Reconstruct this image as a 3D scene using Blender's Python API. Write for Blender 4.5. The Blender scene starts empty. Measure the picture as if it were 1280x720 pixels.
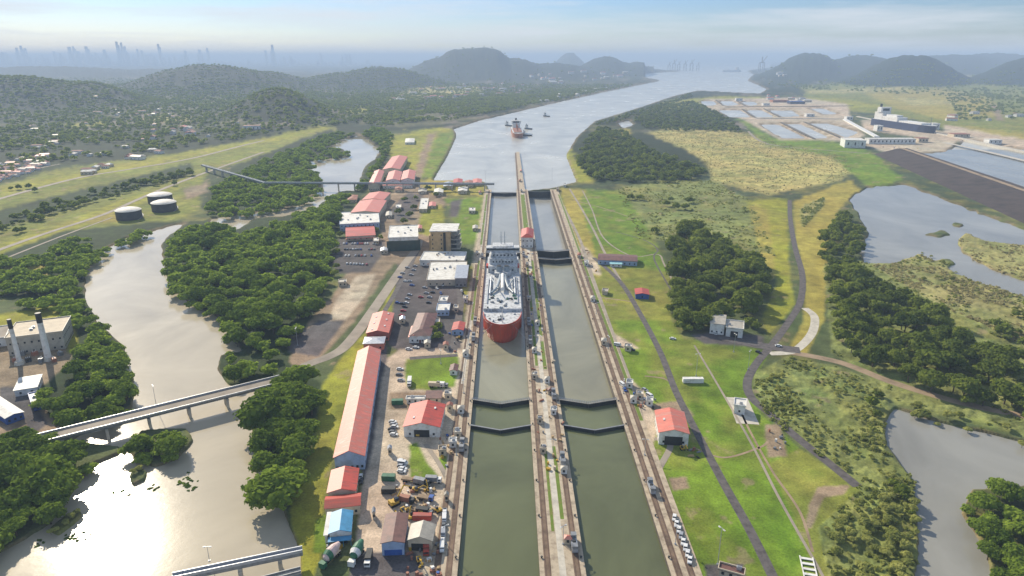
import bpy, math, random
import numpy as np
from mathutils import Vector, Matrix
random.seed(7); rng = np.random.default_rng(7)
R = math.radians
scene = bpy.context.scene
COL = scene.collection
# ------------------------------------------------------------------ camera, sky, sun, exposure
CAMH = 188.0; F = 853.0; PITCH = math.atan2(288, 853)
SP, CP = math.sin(PITCH), math.cos(PITCH)
cam_d = bpy.data.cameras.new('camera'); cam_d.sensor_width = 36; cam_d.lens = F/1280*36
cam_d.clip_start = 1; cam_d.clip_end = 90000
cam = bpy.data.objects.new('camera', cam_d); COL.objects.link(cam)
cam.location = (0, 0, CAMH); cam.rotation_euler = (math.pi/2-PITCH, 0, 0)
scene.camera = cam
SUN_EL, SUN_AZ = 31.2, -35.6          # azimuth measured from +Y, negative to the left
w = bpy.data.worlds.new('World'); scene.world = w; w.use_nodes = True
nt = w.node_tree; nd = nt.nodes; lk = nt.links
for n in list(nd): nd.remove(n)
wo = nd.new('ShaderNodeOutputWorld'); bg = nd.new('ShaderNodeBackground'); bg.inputs['Strength'].default_value = 0.135
sky = nd.new('ShaderNodeTexSky'); sky.sky_type = 'NISHITA'; sky.sun_disc = False
sky.sun_elevation = R(SUN_EL); sky.sun_rotation = R(SUN_AZ); sky.altitude = 100
sky.air_density = 1.0; sky.dust_density = 0.4; sky.ozone_density = 2.0
tc = nd.new('ShaderNodeTexCoord'); mp = nd.new('ShaderNodeMapping'); mp.inputs['Scale'].default_value = (2.2, 2.2, 26)
noi = nd.new('ShaderNodeTexNoise'); noi.inputs['Scale'].default_value = 1.6; noi.inputs['Detail'].default_value = 7; noi.inputs['Roughness'].default_value = .58
rmp = nd.new('ShaderNodeValToRGB'); rmp.color_ramp.elements[0].position = .43; rmp.color_ramp.elements[1].position = .70
rmp.color_ramp.elements[1].color = (.8, .8, .8, 1)
mx = nd.new('ShaderNodeMix'); mx.data_type = 'RGBA'; mx.inputs['B'].default_value = (4.9, 5.05, 5.3, 1)
# bluer air a few degrees above the horizon
sep = nd.new('ShaderNodeSeparateXYZ'); tint = nd.new('ShaderNodeValToRGB'); tr_ = tint.color_ramp.elements; tr_[0].position = 0; tr_[0].color = (.50, .53, .62, 1); tr_[1].position = .32; tr_[1].color = (.95, .95, .95, 1)
for p_, c_ in ((.03, (.46, .52, .64, 1)), (.075, (.36, .47, .67, 1)), (.12, (.42, .56, .80, 1))): tr_.new(p_).color = c_
mul = nd.new('ShaderNodeMix'); mul.data_type = 'RGBA'; mul.blend_type = 'MULTIPLY'; mul.inputs['Factor'].default_value = 1
lk.new(tc.outputs['Generated'], mp.inputs['Vector']); lk.new(mp.outputs['Vector'], noi.inputs['Vector'])
lk.new(noi.outputs['Fac'], rmp.inputs['Fac']); lk.new(rmp.outputs['Color'], mx.inputs['Factor'])
lk.new(tc.outputs['Generated'], sep.inputs[0]); lk.new(sep.outputs['Z'], tint.inputs['Fac'])
lk.new(sky.outputs['Color'], mul.inputs['A']); lk.new(tint.outputs['Color'], mul.inputs['B'])
lk.new(mul.outputs['Result'], mx.inputs['A'])
lk.new(mx.outputs['Result'], bg.inputs['Color']); lk.new(bg.outputs[0], wo.inputs['Surface'])
sl = bpy.data.lights.new('sun', 'SUN'); sl.energy = 5.0; sl.angle = R(.53); sl.color = (1, .89, .71)
sun = bpy.data.objects.new('sun', sl); COL.objects.link(sun)
sd = Vector((math.sin(R(SUN_AZ))*math.cos(R(SUN_EL)), math.cos(R(SUN_AZ))*math.cos(R(SUN_EL)), math.sin(R(SUN_EL))))
sun.rotation_euler = sd.to_track_quat('Z', 'Y').to_euler(); sun.location = sd*4000
scene.view_settings.view_transform = 'Standard'; scene.view_settings.look = 'None'
scene.view_settings.gamma = 1; scene.view_settings.exposure = .36; scene.view_settings.use_curve_mapping = False
HAZE_DENSITY = 0.000122
cy = scene.cycles
cy.use_denoising = True; cy.max_bounces = 5; cy.diffuse_bounces = 2; cy.glossy_bounces = 2; cy.transparent_max_bounces = 4
cy.caustics_reflective = False; cy.caustics_refractive = False

# ------------------------------------------------------------------ helpers
def P(px, py, z=0.0):
    """where the sight line of a spot in the photograph meets the level z"""
    d = F*SP+(py-360)*CP; g = F*CP-(py-360)*SP; s = (CAMH-z)/d
    return Vector((s*(px-640), s*g, z))
def pix(X, Y, Z):
    dz = CAMH-Z; f = Y*CP+dz*SP; u = dz*CP-Y*SP
    return 640+F*X/f, 360+F*u/f
def tag(o, label=None, cat=None, group=None, kind=None):
    if label: o['label'] = label
    if cat: o['category'] = cat
    if group: o['group'] = group
    if kind: o['kind'] = kind
    return o
def empty(name, loc, rz=0.0, parent=None):
    o = bpy.data.objects.new(name, None); COL.objects.link(o); o.location = loc; o.rotation_euler = (0, 0, rz); o.empty_display_size = 1
    if parent: o.parent = parent
    return o
def link(name, me, parent=None, loc=(0, 0, 0), rz=0.0, sc=None):
    o = bpy.data.objects.new(name, me); COL.objects.link(o); o.location = loc; o.rotation_euler = (0, 0, rz)
    if sc is not None: o.scale = sc
    if parent: o.parent = parent
    return o
def mk_children(o): return [c for c in o.children]
def copy_tree(o, parent=None):
    c = o.copy(); COL.objects.link(c)
    if parent: c.parent = parent
    for ch in o.children: copy_tree(ch, c)
    return c
class MB:
    """collects shapes for one mesh"""
    def __init__(s): s.v = []; s.f = []; s.m = []
    def add(s, vs, fs, m=0):
        b = len(s.v); s.v += [tuple(q) for q in vs]; s.f += [[b+i for i in f] for f in fs]; s.m += [m]*len(fs); return s
    def box(s, x0, x1, y0, y1, z0, z1, m=0, rz=0, c=None):
        vs = [(x, y, z) for z in (z0, z1) for (x, y) in ((x0, y0), (x1, y0), (x1, y1), (x0, y1))]
        if rz:
            cx, cyy = c if c else ((x0+x1)/2, (y0+y1)/2); a, b = math.cos(rz), math.sin(rz)
            vs = [(cx+(x-cx)*a-(y-cyy)*b, cyy+(x-cx)*b+(y-cyy)*a, z) for x, y, z in vs]
        return s.add(vs, [(3, 2, 1, 0), (4, 5, 6, 7), (0, 1, 5, 4), (1, 2, 6, 5), (2, 3, 7, 6), (3, 0, 4, 7)], m)
    def prism(s, poly, z0, z1, m=0):
        n = len(poly); vs = [(p[0], p[1], z0) for p in poly]+[(p[0], p[1], z1) for p in poly]
        return s.add(vs, [tuple(range(n))[::-1], tuple(range(n, 2*n))]+[(i, (i+1) % n, n+(i+1) % n, n+i) for i in range(n)], m)
    def cyl(s, x, y, z0, z1, r0, r1=None, n=12, m=0, cap=True):
        r1 = r0 if r1 is None else r1
        vs = [(x+r*math.cos(2*math.pi*i/n), y+r*math.sin(2*math.pi*i/n), z) for r, z in ((r0, z0), (r1, z1)) for i in range(n)]
        fs = [(i, (i+1) % n, n+(i+1) % n, n+i) for i in range(n)]
        if cap: fs += [tuple(range(n))[::-1], tuple(range(n, 2*n))]
        return s.add(vs, fs, m)
    def lathe(s, x, y, prof, n=16, m=0):
        vs = [(x+r*math.cos(2*math.pi*i/n), y+r*math.sin(2*math.pi*i/n), z) for r, z in prof for i in range(n)]
        fs = [(k*n+i, k*n+(i+1) % n, (k+1)*n+(i+1) % n, (k+1)*n+i) for k in range(len(prof)-1) for i in range(n)]
        fs += [tuple(range(n))[::-1], tuple(range((len(prof)-1)*n, len(prof)*n))]
        return s.add(vs, fs, m)
    def tube(s, pts, r, n=6, m=0):
        pts = [Vector(p) for p in pts]; rr = r if isinstance(r, (list, tuple)) else [r]*len(pts); vs = []; fs = []
        for k, p in enumerate(pts):
            t = (pts[min(k+1, len(pts)-1)]-pts[max(k-1, 0)]).normalized()
            a = t.cross(Vector((0, 0, 1)) if abs(t.z) < .9 else Vector((1, 0, 0))).normalized(); b = t.cross(a)
            vs += [p+(a*math.cos(2*math.pi*i/n)+b*math.sin(2*math.pi*i/n))*rr[k] for i in range(n)]
        for k in range(len(pts)-1): fs += [(k*n+i, k*n+(i+1) % n, (k+1)*n+(i+1) % n, (k+1)*n+i) for i in range(n)]
        fs += [tuple(range(n)), tuple(range((len(pts)-1)*n, len(pts)*n))[::-1]]
        return s.add(vs, fs, m)
    def mesh(s, name, mats):
        me = bpy.data.meshes.new(name); me.from_pydata(s.v, [], s.f); me.update()
        for q in (mats if isinstance(mats, (list, tuple)) else [mats]): me.materials.append(q)
        me.polygons.foreach_set('material_index', s.m)
        return me
    def build(s, name, mats, parent=None, loc=(0, 0, 0), rz=0.0): return link(name, s.mesh(name, mats), parent, loc, rz)

MATS = {}
def mat(name, col, rough=.7, var=.25, scale=.35, metal=0.0, spec=.4, bump=0.0, dirt=None, stretch=None):
    """painted or raw surface with uneven weathering in its own coordinates"""
    if name in MATS: return MATS[name]
    m = bpy.data.materials.new(name); m.use_nodes = True; n = m.node_tree.nodes; l = m.node_tree.links
    b = n['Principled BSDF']; b.inputs['Roughness'].default_value = rough; b.inputs['Metallic'].default_value = metal
    b.inputs['Specular IOR Level'].default_value = spec
    t = n.new('ShaderNodeTexCoord'); mp = n.new('ShaderNodeMapping'); l.new(t.outputs['Object'], mp.inputs['Vector'])
    if stretch: mp.inputs['Scale'].default_value = stretch
    x = n.new('ShaderNodeTexNoise'); x.inputs['Scale'].default_value = scale; x.inputs['Detail'].default_value = 8; x.inputs['Roughness'].default_value = .65
    l.new(mp.outputs[0], x.inputs['Vector'])
    r = n.new('ShaderNodeValToRGB'); e = r.color_ramp.elements
    lo = dirt if dirt else tuple(c*(1-var) for c in col)
    hi = tuple(min(1, c*(1+var*.6)) for c in col)
    e[0].position = .32; e[0].color = (*lo, 1); e[1].position = .66; e[1].color = (*hi, 1)
    k = e.new(.5); k.color = (*col, 1)
    l.new(x.outputs['Fac'], r.inputs['Fac']); l.new(r.outputs['Color'], b.inputs['Base Color'])
    if bump:
        u = n.new('ShaderNodeBump'); u.inputs['Strength'].default_value = bump; u.inputs['Distance'].default_value = .3
        l.new(x.outputs['Fac'], u.inputs['Height']); l.new(u.outputs[0], b.inputs['Normal'])
    MATS[name] = m; return m
def vnoise(x, y, s=0):
    xi = np.floor(x).astype(np.int64); yi = np.floor(y).astype(np.int64); fx = x-xi; fy = y-yi
    fx = fx*fx*(3-2*fx); fy = fy*fy*(3-2*fy)
    def h(a, b):
        q = (a*374761393+b*668265263+s*974711) & 0x7fffffff; q = ((q ^ (q >> 13))*1274126177) & 0x7fffffff
        return ((q ^ (q >> 16)) & 0xffff)/65535.0
    return (h(xi, yi)*(1-fx)+h(xi+1, yi)*fx)*(1-fy)+(h(xi, yi+1)*(1-fx)+h(xi+1, yi+1)*fx)*fy
def fbm(x, y, o=4, s=0):
    a = 0; amp = .5
    for k in range(o): a = a+amp*vnoise(x*2**k, y*2**k, s+k); amp *= .5
    return a/(1-.5**o)
def inpoly(poly, X, Y):
    ins = np.zeros(X.shape, bool); n = len(poly)
    for i in range(n):
        x0, y0 = poly[i]; x1, y1 = poly[(i+1) % n]
        if y0 == y1: continue
        c = (y0 > Y) != (y1 > Y)
        ins ^= c & (X < (x1-x0)*(Y-y0)/(y1-y0)+x0)
    return ins
exec_order = None
# ------------------------------------------------------------------ materials
M = dict(
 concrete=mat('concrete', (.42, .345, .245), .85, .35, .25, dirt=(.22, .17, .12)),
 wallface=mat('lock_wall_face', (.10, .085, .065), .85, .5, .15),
 pale_concrete=mat('pale_concrete', (.5, .46, .38), .85, .3, .2),
 asphalt=mat('asphalt', (.10, .088, .084), .9, .5, .3),
 tan_road=mat('tan_road', (.30, .255, .20), .9, .3, .06),
 track=mat('track_bed', (.17, .115, .075), .9, .5, .15), rail=mat('rail_steel', (.16, .10, .075), .5, .3, 1, .6),
 dirt=mat('dirt', (.30, .22, .14), .95, .4, .08),
 grass=mat('mown_grass', (.115, .175, .018), .95, .35, .25, dirt=(.17, .17, .03)),
 red=mat('red_roof_paint', (.46, .065, .04), .5, .4, .5, dirt=(.22, .07, .05), stretch=(.12, 1, 1)),
 pink=mat('faded_red_roof', (.56, .155, .105), .48, .45, .5, dirt=(.50, .27, .21), stretch=(.12, 1, 1)),
 brown_roof=mat('brown_roof', (.16, .075, .06), .6, .4, .3, dirt=(.09, .05, .045)),
 grey_roof=mat('grey_roof', (.38, .35, .29), .55, .3, .3), blue_roof=mat('blue_roof', (.06, .26, .45), .5, .25, .3),
 white_roof=mat('white_roof', (.66, .64, .58), .6, .25, .2, dirt=(.42, .39, .33)),
 white=mat('white_paint', (.72, .71, .67), .55, .18, .3, dirt=(.5, .46, .4)), cream=mat('cream_wall', (.56, .47, .34), .8, .2, .25),
 tan=mat('tan_wall', (.47, .33, .17), .8, .25, .2), bluewall=mat('pale_blue_wall', (.32, .42, .58), .7, .25, .3),
 blue=mat('blue_paint', (.03, .10, .35), .5, .25, .4), red_wall=mat('red_wall', (.38, .10, .07), .7, .3, .3),
 glass=mat('window_glass', (.02, .028, .035), .08, .2, .5, 0, .6), green_glass=mat('green_glass', (.02, .055, .05), .1, .4, .3, 0, .6),
 dark=mat('dark_steel', (.022, .024, .024), .6, .4, .4), steel=mat('grey_steel', (.24, .25, .26), .5, .3, .6, .3),
 galv=mat('galvanised_steel', (.45, .47, .50), .4, .2, .5, .4), black=mat('black_rubber', (.015, .015, .015), .8, .2),
 yellow=mat('yellow_machine_paint', (.55, .34, .03), .5, .3, .6), green=mat('green_paint', (.03, .14, .07), .55, .3, .5),
 orange=mat('orange_red_hull', (.46, .05, .018), .45, .45, .2, dirt=(.30, .06, .03), stretch=(1, 1, .3)), navy=mat('navy_hull', (.025, .035, .085), .45, .3, .1),
 rust=mat('rusty_hull', (.36, .15, .09), .6, .35, .05), deck=mat('ship_deck_white', (.52, .53, .53), .6, .4, .45, dirt=(.17, .17, .17)),
 shipgrey=mat('ship_grey', (.26, .31, .35), .5, .3, .4), bark=mat('bark', (.10, .075, .05), .9, .4, .8),
 dike=mat('dark_rock', (.052, .038, .033), .95, .5, .05, bump=.6), tower=mat('tower_concrete', (.80, .80, .80), .7, .2, .01),
 tile=mat('clay_tile', (.30, .12, .08), .75, .4, .1), tank=mat('dark_tank_wall', (.05, .048, .05), .7, .5, .2),
 tankroof=mat('pale_tank_roof', (.66, .62, .54), .7, .2, .15), cyan=mat('cyan_roof', (.30, .55, .58), .5, .2, .4),
)
# ------------------------------------------------------------------ land cover, read off the photograph as areas on the ground
X0, X1, DX = -400.0, 1680.0, 1.6
YS = np.concatenate([np.arange(1400, 830, -4.0), np.arange(830, 160, -1.15), np.arange(160, 88, -.8), np.arange(88, 73.2, -.35)])
XS = np.arange(X0, X1+DX, DX)
NX, NY = len(XS), len(YS)
GX, GY = np.meshgrid(XS, YS)
D_ = F*SP+(GY-360)*CP; G_ = F*CP-(GY-360)*SP; S_ = CAMH/D_
WX = S_*(GX-640); WY = S_*G_
jx = GX+(fbm(WX/9, WY/9, 4, 3)-.5)*np.clip(900/D_, 2, 8)*1.9; jy = GY+(fbm(WX/9, WY/9, 4, 9)-.5)*np.clip(900/D_, 2, 6)*.95
def maskpoly(poly, jitter=True):
    xs = [p[0] for p in poly]; ys = [p[1] for p in poly]
    c0 = max(0, int((min(xs)-12-X0)/DX)); c1 = min(NX, int((max(xs)+12-X0)/DX)+2)
    rr = np.nonzero((YS >= min(ys)-8) & (YS <= max(ys)+8))[0]
    m = np.zeros((NY, NX), bool)
    if len(rr) == 0 or c1 <= c0: return m
    sl = (slice(rr[0], rr[-1]+1), slice(c0, c1))
    m[sl] = inpoly(poly, (jx if jitter else GX)[sl], (jy if jitter else GY)[sl]); return m
def blur(a, k=1, it=1):
    for _ in range(it):
        for ax in (0, 1):
            b = a.copy()
            for s in range(1, k+1):
                b = b+np.roll(a, s, ax)+np.roll(a, -s, ax)
            a = b/(2*k+1)
    return a
C_FOREST = (.032, .052, .016); C_LAWN = (.135, .210, .018); C_DRY = (.33, .275, .055); C_SCRUB = (.20, .225, .07); C_REED = (.31, .29, .11)
C_DIRT = (.27, .20, .13); C_CONC = (.47, .385, .28); C_ASPH = (.10, .09, .088); C_STRAW = (.42, .36, .125); C_YELG = (.275, .27, .03); C_MEAD = (.19, .205, .035)
col = np.empty((NY, NX, 3)); col[:] = (.085, .108, .040)
col[GY < 260] = (.060, .080, .034)
LAND = [
 (C_FOREST, [(-140, 70), (1420, 70), (1420, 92), (1280, 118), (960, 120), (640, 150), (560, 160), (440, 165), (240, 200), (0, 230), (-140, 250)]),
 (C_MEAD, [(-140, 275), (0, 232), (70, 212), (150, 200), (230, 190), (330, 172), (420, 158), (418, 170), (330, 196), (262, 213), (250, 232), (250, 262), (225, 274), (150, 287), (60, 312), (0, 330), (-140, 380)]),
 (C_YELG, [(0, 235), (80, 215), (80, 222), (0, 245)]), (C_YELG, [(20, 232), (230, 190), (410, 158), (410, 163), (240, 197), (100, 224), (30, 238)]),
 (C_FOREST, [(-140, 305), (0, 262), (110, 235), (240, 203), (243, 218), (120, 250), (0, 286), (-140, 330)]),
 (C_YELG, [(-40, 318), (60, 288), (150, 250), (215, 230), (225, 236), (160, 262), (60, 300), (-40, 332)]),
 (C_DRY, [(105, 275), (140, 262), (150, 277), (110, 280)]), (C_DIRT, [(228, 236), (258, 228), (262, 240), (232, 250)]),
 (C_DIRT, [(165, 147), (235, 146), (235, 151), (200, 155)]), (C_STRAW, [(190, 146), (240, 147), (225, 152), (195, 153)]), (C_YELG, [(80, 155), (135, 152), (135, 157), (90, 160)]),
 (C_YELG, [(330, 142), (400, 138), (400, 141), (340, 145)]), (C_YELG, [(430, 138), (460, 135), (455, 142), (435, 143)]),
 (C_STRAW, [(480, 125), (520, 112), (600, 108), (600, 116), (560, 122), (500, 128)]),
 (C_FOREST, [(-140, 340), (0, 318), (80, 288), (185, 278), (230, 276), (205, 300), (165, 420), (165, 520), (90, 530), (40, 510), (30, 480), (90, 440), (60, 385), (0, 372), (-140, 400)]),
 (C_YELG, [(-140, 400), (0, 392), (72, 380), (76, 398), (40, 405), (0, 412), (-140, 430)]), (C_DRY, [(0, 335), (60, 330), (60, 345), (0, 350)]),
 (C_DIRT, [(-140, 440), (0, 412), (80, 400), (92, 440), (85, 455), (45, 490), (60, 520), (80, 535), (0, 560), (-140, 620)]),
 (C_ASPH, [(0, 484), (40, 482), (42, 500), (60, 530), (40, 545), (22, 510), (0, 500)]),
 (C_YELG, [(80, 402), (96, 402), (96, 445), (84, 440)]),
 (C_FOREST, [(250, 262), (262, 230), (300, 205), (400, 165), (442, 162), (480, 170), (475, 192), (450, 230), (400, 262), (330, 272)]),
 (C_FOREST, [(440, 235), (475, 190), (485, 170), (495, 178), (470, 225), (440, 262), (425, 290), (412, 300), (415, 340), (400, 380), (385, 440), (350, 470), (300, 480), (262, 460), (190, 330), (210, 280), (330, 265), (400, 250)]),
 (C_FOREST, [(335, 500), (372, 455), (402, 480), (385, 560), (365, 640), (340, 600), (310, 560)]),
 (C_YELG, [(372, 690), (362, 640), (365, 600), (392, 560), (402, 482), (432, 440), (468, 405), (500, 340), (512, 318), (520, 318), (505, 350), (486, 395), (452, 440), (440, 480), (414, 575), (404, 640), (400, 700), (385, 740), (372, 740)]),
 (C_LAWN, [(394, 650), (412, 640), (410, 690), (392, 692)]),
 (C_DIRT, [(362, 452), (370, 425), (392, 395), (420, 365), (440, 325), (470, 315), (500, 320), (480, 345), (445, 400), (400, 448), (372, 462)]),
 (C_CONC, [(412, 398), (420, 375), (446, 345), (470, 342), (458, 368), (432, 400)]), (C_ASPH, [(356, 428), (400, 400), (432, 400), (398, 446), (362, 440)]),
 (C_ASPH, [(424, 298), (488, 296), (478, 318), (462, 340), (424, 342), (412, 325)]),
 (C_ASPH, [(497, 330), (530, 320), (580, 350), (576, 440), (500, 440), (484, 430), (490, 390)]),
 (C_DIRT, [(470, 262), (505, 225), (560, 235), (545, 300), (525, 330), (490, 330), (478, 300)]), (C_ASPH, [(487, 262), (510, 240), (530, 244), (512, 275), (496, 280)]),
 (C_YELG, [(526, 262), (552, 256), (556, 275), (540, 296), (524, 292)]),
 (C_LAWN, [(556, 248), (604, 246), (602, 302), (588, 306), (574, 304), (566, 276)]), (C_ASPH, [(562, 252), (578, 248), (572, 272), (562, 272)]),
 (C_YELG, [(480, 172), (540, 160), (566, 160), (566, 182), (540, 226), (486, 196)]), (C_LAWN, [(548, 168), (566, 164), (568, 178), (544, 222), (526, 222)]),
 (C_DIRT, [(536, 166), (546, 166), (526, 222), (514, 222)]), (C_DRY, [(520, 225), (610, 224), (604, 246), (540, 242)]),
 (C_CONC, [(436, 760), (452, 610), (462, 560), (480, 452), (500, 436), (598, 436), (592, 540), (480, 1500), (380, 1500)]),
 (C_CONC, [(576, 440), (590, 330), (606, 240), (612, 240), (606, 330), (596, 440)]),
 (C_ASPH, [(470, 440), (484, 430), (484, 450), (476, 480), (466, 560), (456, 600), (452, 590)]),
 (C_ASPH, [(440, 700), (460, 690), (520, 690), (545, 760), (430, 760)]),
 (C_LAWN, [(508, 449), (572, 442), (574, 462), (568, 484), (540, 488), (512, 486), (506, 470)]), (C_DIRT, [(488, 490), (540, 490), (535, 512), (487, 512)]),
 (C_LAWN, [(512, 556), (522, 553), (534, 578), (550, 600), (512, 602)]), (C_LAWN, [(548, 572), (558, 568), (562, 585), (553, 592)]),
 (C_LAWN, [(581, 470), (590, 430), (594, 400), (604, 310), (600, 310), (588, 395), (580, 440), (576, 470)]), (C_YELG, [(576, 395), (592, 332), (584, 332), (574, 380)]),
 # east bank
 (C_FOREST, [(706, 185), (745, 148), (880, 112), (935, 150), (940, 175), (890, 215), (800, 230), (740, 230)]),
 (C_YELG, [(704, 190), (712, 184), (726, 205), (744, 228), (722, 228)]), (C_DRY, [(745, 172), (785, 160), (790, 168), (760, 176)]), (C_YELG, [(840, 125), (905, 120), (960, 122), (960, 126), (880, 132), (800, 142)]),
 (C_STRAW, [(808, 166), (840, 160), (930, 165), (1000, 184), (1058, 196), (1066, 212), (1050, 226), (960, 244), (925, 236), (890, 226), (884, 206), (866, 192)]),
 (C_LAWN, [(920, 148), (932, 150), (965, 172), (1058, 178), (1092, 192), (1130, 224), (1090, 236), (1058, 212), (1040, 196), (960, 182)]),
 (C_SCRUB, [(770, 236), (830, 226), (890, 226), (940, 252), (968, 320), (900, 300), (860, 280), (835, 300), (800, 300)]),
 (C_LAWN, [(694, 250), (722, 236), (778, 240), (812, 290), (842, 350), (838, 400), (855, 424), (905, 428), (962, 440), (938, 480), (950, 515), (1000, 560), (1075, 610), (1060, 700), (1060, 1500), (1000, 1500), (905, 800), (870, 720), (800, 560), (772, 460), (735, 350), (704, 260)]),
 (C_MEAD, [(740, 330), (838, 340), (838, 400), (760, 400)]), (C_YELG, [(745, 372), (785, 376), (790, 380), (750, 378)]),
 (C_MEAD, [(1000, 560), (1075, 610), (1060, 760), (1035, 760), (990, 640), (960, 580)]), (C_DIRT, [(1022, 608), (1062, 606), (1055, 618), (1030, 622), (1015, 660), (1006, 660), (1012, 630)]),
 (C_DIRT, [(835, 598), (858, 596), (862, 610), (840, 614)]), (C_DIRT, [(955, 530), (975, 530), (985, 570), (960, 572)]), (C_DIRT, [(820, 525), (815, 505), (850, 500), (868, 520)]),
 (C_CONC, [(800, 552), (780, 500), (770, 470), (790, 475), (815, 500), (822, 540), (815, 560)]), (C_CONC, [(752, 420), (765, 415), (795, 432), (800, 436), (770, 434)]),
 (C_DRY, [(700, 235), (735, 238), (724, 250), (740, 300), (752, 345), (745, 350), (716, 300)]), (C_CONC, [(716, 310), (732, 308), (748, 330), (752, 345), (735, 340)]),
 (C_ASPH, [(880, 705), (930, 704), (940, 760), (890, 760)]), (C_ASPH, [(862, 418), (900, 414), (955, 420), (955, 434), (880, 430)]),
 (C_YELG, [(930, 250), (985, 248), (986, 330), (994, 380), (960, 420), (952, 400), (972, 352), (950, 300)]),
 (C_DRY, [(990, 252), (1062, 224), (1075, 238), (1050, 262), (1038, 290), (1030, 400), (1008, 444), (985, 440), (1004, 400), (1006, 345), (994, 300)]),
 (C_DRY, [(935, 255), (960, 262), (970, 345), (962, 350), (945, 300)]), (C_SCRUB, [(1000, 262), (1030, 246), (1030, 256), (1004, 284)]), (C_STRAW, [(1002, 258), (1022, 250), (1024, 256), (1004, 276)]),
 (C_SCRUB, [(1030, 330), (1085, 325), (1130, 300), (1210, 340), (1420, 420), (1420, 620), (1280, 545), (1120, 505), (1110, 490), (1040, 440)]),
 (C_REED, [(1090, 332), (1110, 306), (1140, 306), (1210, 342), (1420, 428), (1420, 500), (1260, 420), (1180, 385)]),
 (C_REED, [(1190, 292), (1220, 280), (1420, 310), (1420, 405), (1280, 352), (1215, 330)]), (C_YELG, [(1088, 308), (1140, 304), (1150, 318), (1110, 324)]),
 (C_SCRUB, [(940, 468), (985, 446), (1045, 458), (1112, 482), (1104, 560), (1142, 600), (1152, 650), (1140, 800), (1050, 800), (1022, 660), (1075, 612), (1000, 555), (950, 512)]),
 (C_MEAD, [(1000, 108), (1040, 106), (1280, 104), (1420, 110), (1420, 215), (1280, 178), (1200, 168), (1150, 150), (1060, 138), (1010, 128)]),
 (C_DRY, [(1080, 116), (1180, 112), (1240, 124), (1248, 146), (1180, 150), (1110, 132)]), (C_STRAW, [(1040, 97), (1250, 96), (1262, 102), (1200, 106), (1060, 108)]), (C_STRAW, [(1010, 113), (1140, 111), (1140, 114), (1010, 117)]),
 (C_STRAW, [(1120, 122), (1190, 126), (1190, 130), (1140, 132)]), (C_DIRT, [(1238, 130), (1246, 130), (1256, 152), (1246, 150)]), (C_YELG, [(1005, 122), (1060, 124), (1110, 134), (1060, 138), (1010, 130)]),
 (C_CONC, [(880, 124), (1000, 122), (1060, 130), (1064, 152), (1082, 170), (1060, 176), (975, 175), (930, 150), (880, 135)]),
 (C_CONC, [(1076, 150), (1100, 150), (1186, 166), (1180, 178), (1150, 172), (1080, 162)]),
 (C_CONC, [(1078, 180), (1200, 172), (1184, 190), (1110, 192)]), (C_CONC, [(1180, 156), (1420, 190), (1420, 240), (1180, 172)]), (C_DRY, [(1200, 156), (1420, 186), (1420, 196), (1220, 164)]),
]
SOFT = np.zeros((NY, NX)); FORM = np.zeros((NY, NX), bool)
for c, poly in LAND:
    m = maskpoly(poly, c not in (C_CONC, C_ASPH)); col[m] = c
    FORM[m] = c == C_FOREST
# town clearings and fields out in the far plain
far = (GY < 165) & (GY > 88)
q = fbm(WX/260, WY/420, 3, 31); q2 = fbm(WX/90, WY/140, 3, 77)
col[far & FORM & (q > .60) & (q2 > .47)] = (.16, .16, .07); col[far & FORM & (q2 > .67)] = (.26, .22, .17)
for c_ in (0, 1, 2): col[..., c_] = blur(col[..., c_], 1, 1)
# big drifts of drier and greener growth
fd = (FORM & (GY < 205))[..., None]; col = np.where(fd, col*.68, col)  # far forest floor darkened to the tone of shaded tree crowns
dr = fbm(WX/38, WY/38, 5, 5)[..., None]; dr2 = fbm(WX/7, WY/9, 3, 15)[..., None]
green = np.clip((col[..., 1:2]-col[..., 0:1]*.9)*40, 0, 1)*(~FORM[..., None])
dry_ = np.clip((fbm(WX/24, WY/30, 5, 91)-.50)*5, 0, 1)[..., None]*.42*green
col = col*(1-dry_)+np.array((.27, .235, .055))*dry_
lush = np.clip((fbm(WX/16, WY/20, 5, 93)-.56)*6, 0, 1)[..., None]*.5*green; col = col*(1-lush)+col*np.array((.62, .80, .6))*lush
bare = np.clip((fbm(WX/11, WY/13, 5, 97)-.71)*14, 0, 1)[..., None]*.6*green; col = col*(1-bare)+np.array((.29, .215, .13))*bare
tall = np.zeros((NY, NX), bool)
for c in (C_REED, C_STRAW, C_SCRUB):
    for c2, poly in LAND:
        if c2 == c: tall |= maskpoly(poly)
rid = np.abs(fbm(WX/55, WY/34, 4, 101)-.5); rid2 = np.abs(fbm(WX/20, WY/14, 4, 105)-.5)
cut = (np.clip(1-rid/.022, 0, 1)*.75+np.clip(1-rid2/.03, 0, 1)*.4)*tall; cut = np.clip(cut, 0, .85)[..., None]
col = col*(1-cut)+np.array((.10, .115, .032))*cut
patch = np.clip((fbm(WX/30, WY/22, 5, 111)-.52)*7, 0, 1)[..., None]*.55*tall[..., None]; col = col*(1-patch)+np.array((.16, .185, .05))*patch
col = col*(.68+.64*dr)*(.74+.52*dr2)
col[..., 0] *= .88+.24*fbm(WX/60, WY/60, 3, 21)
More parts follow.
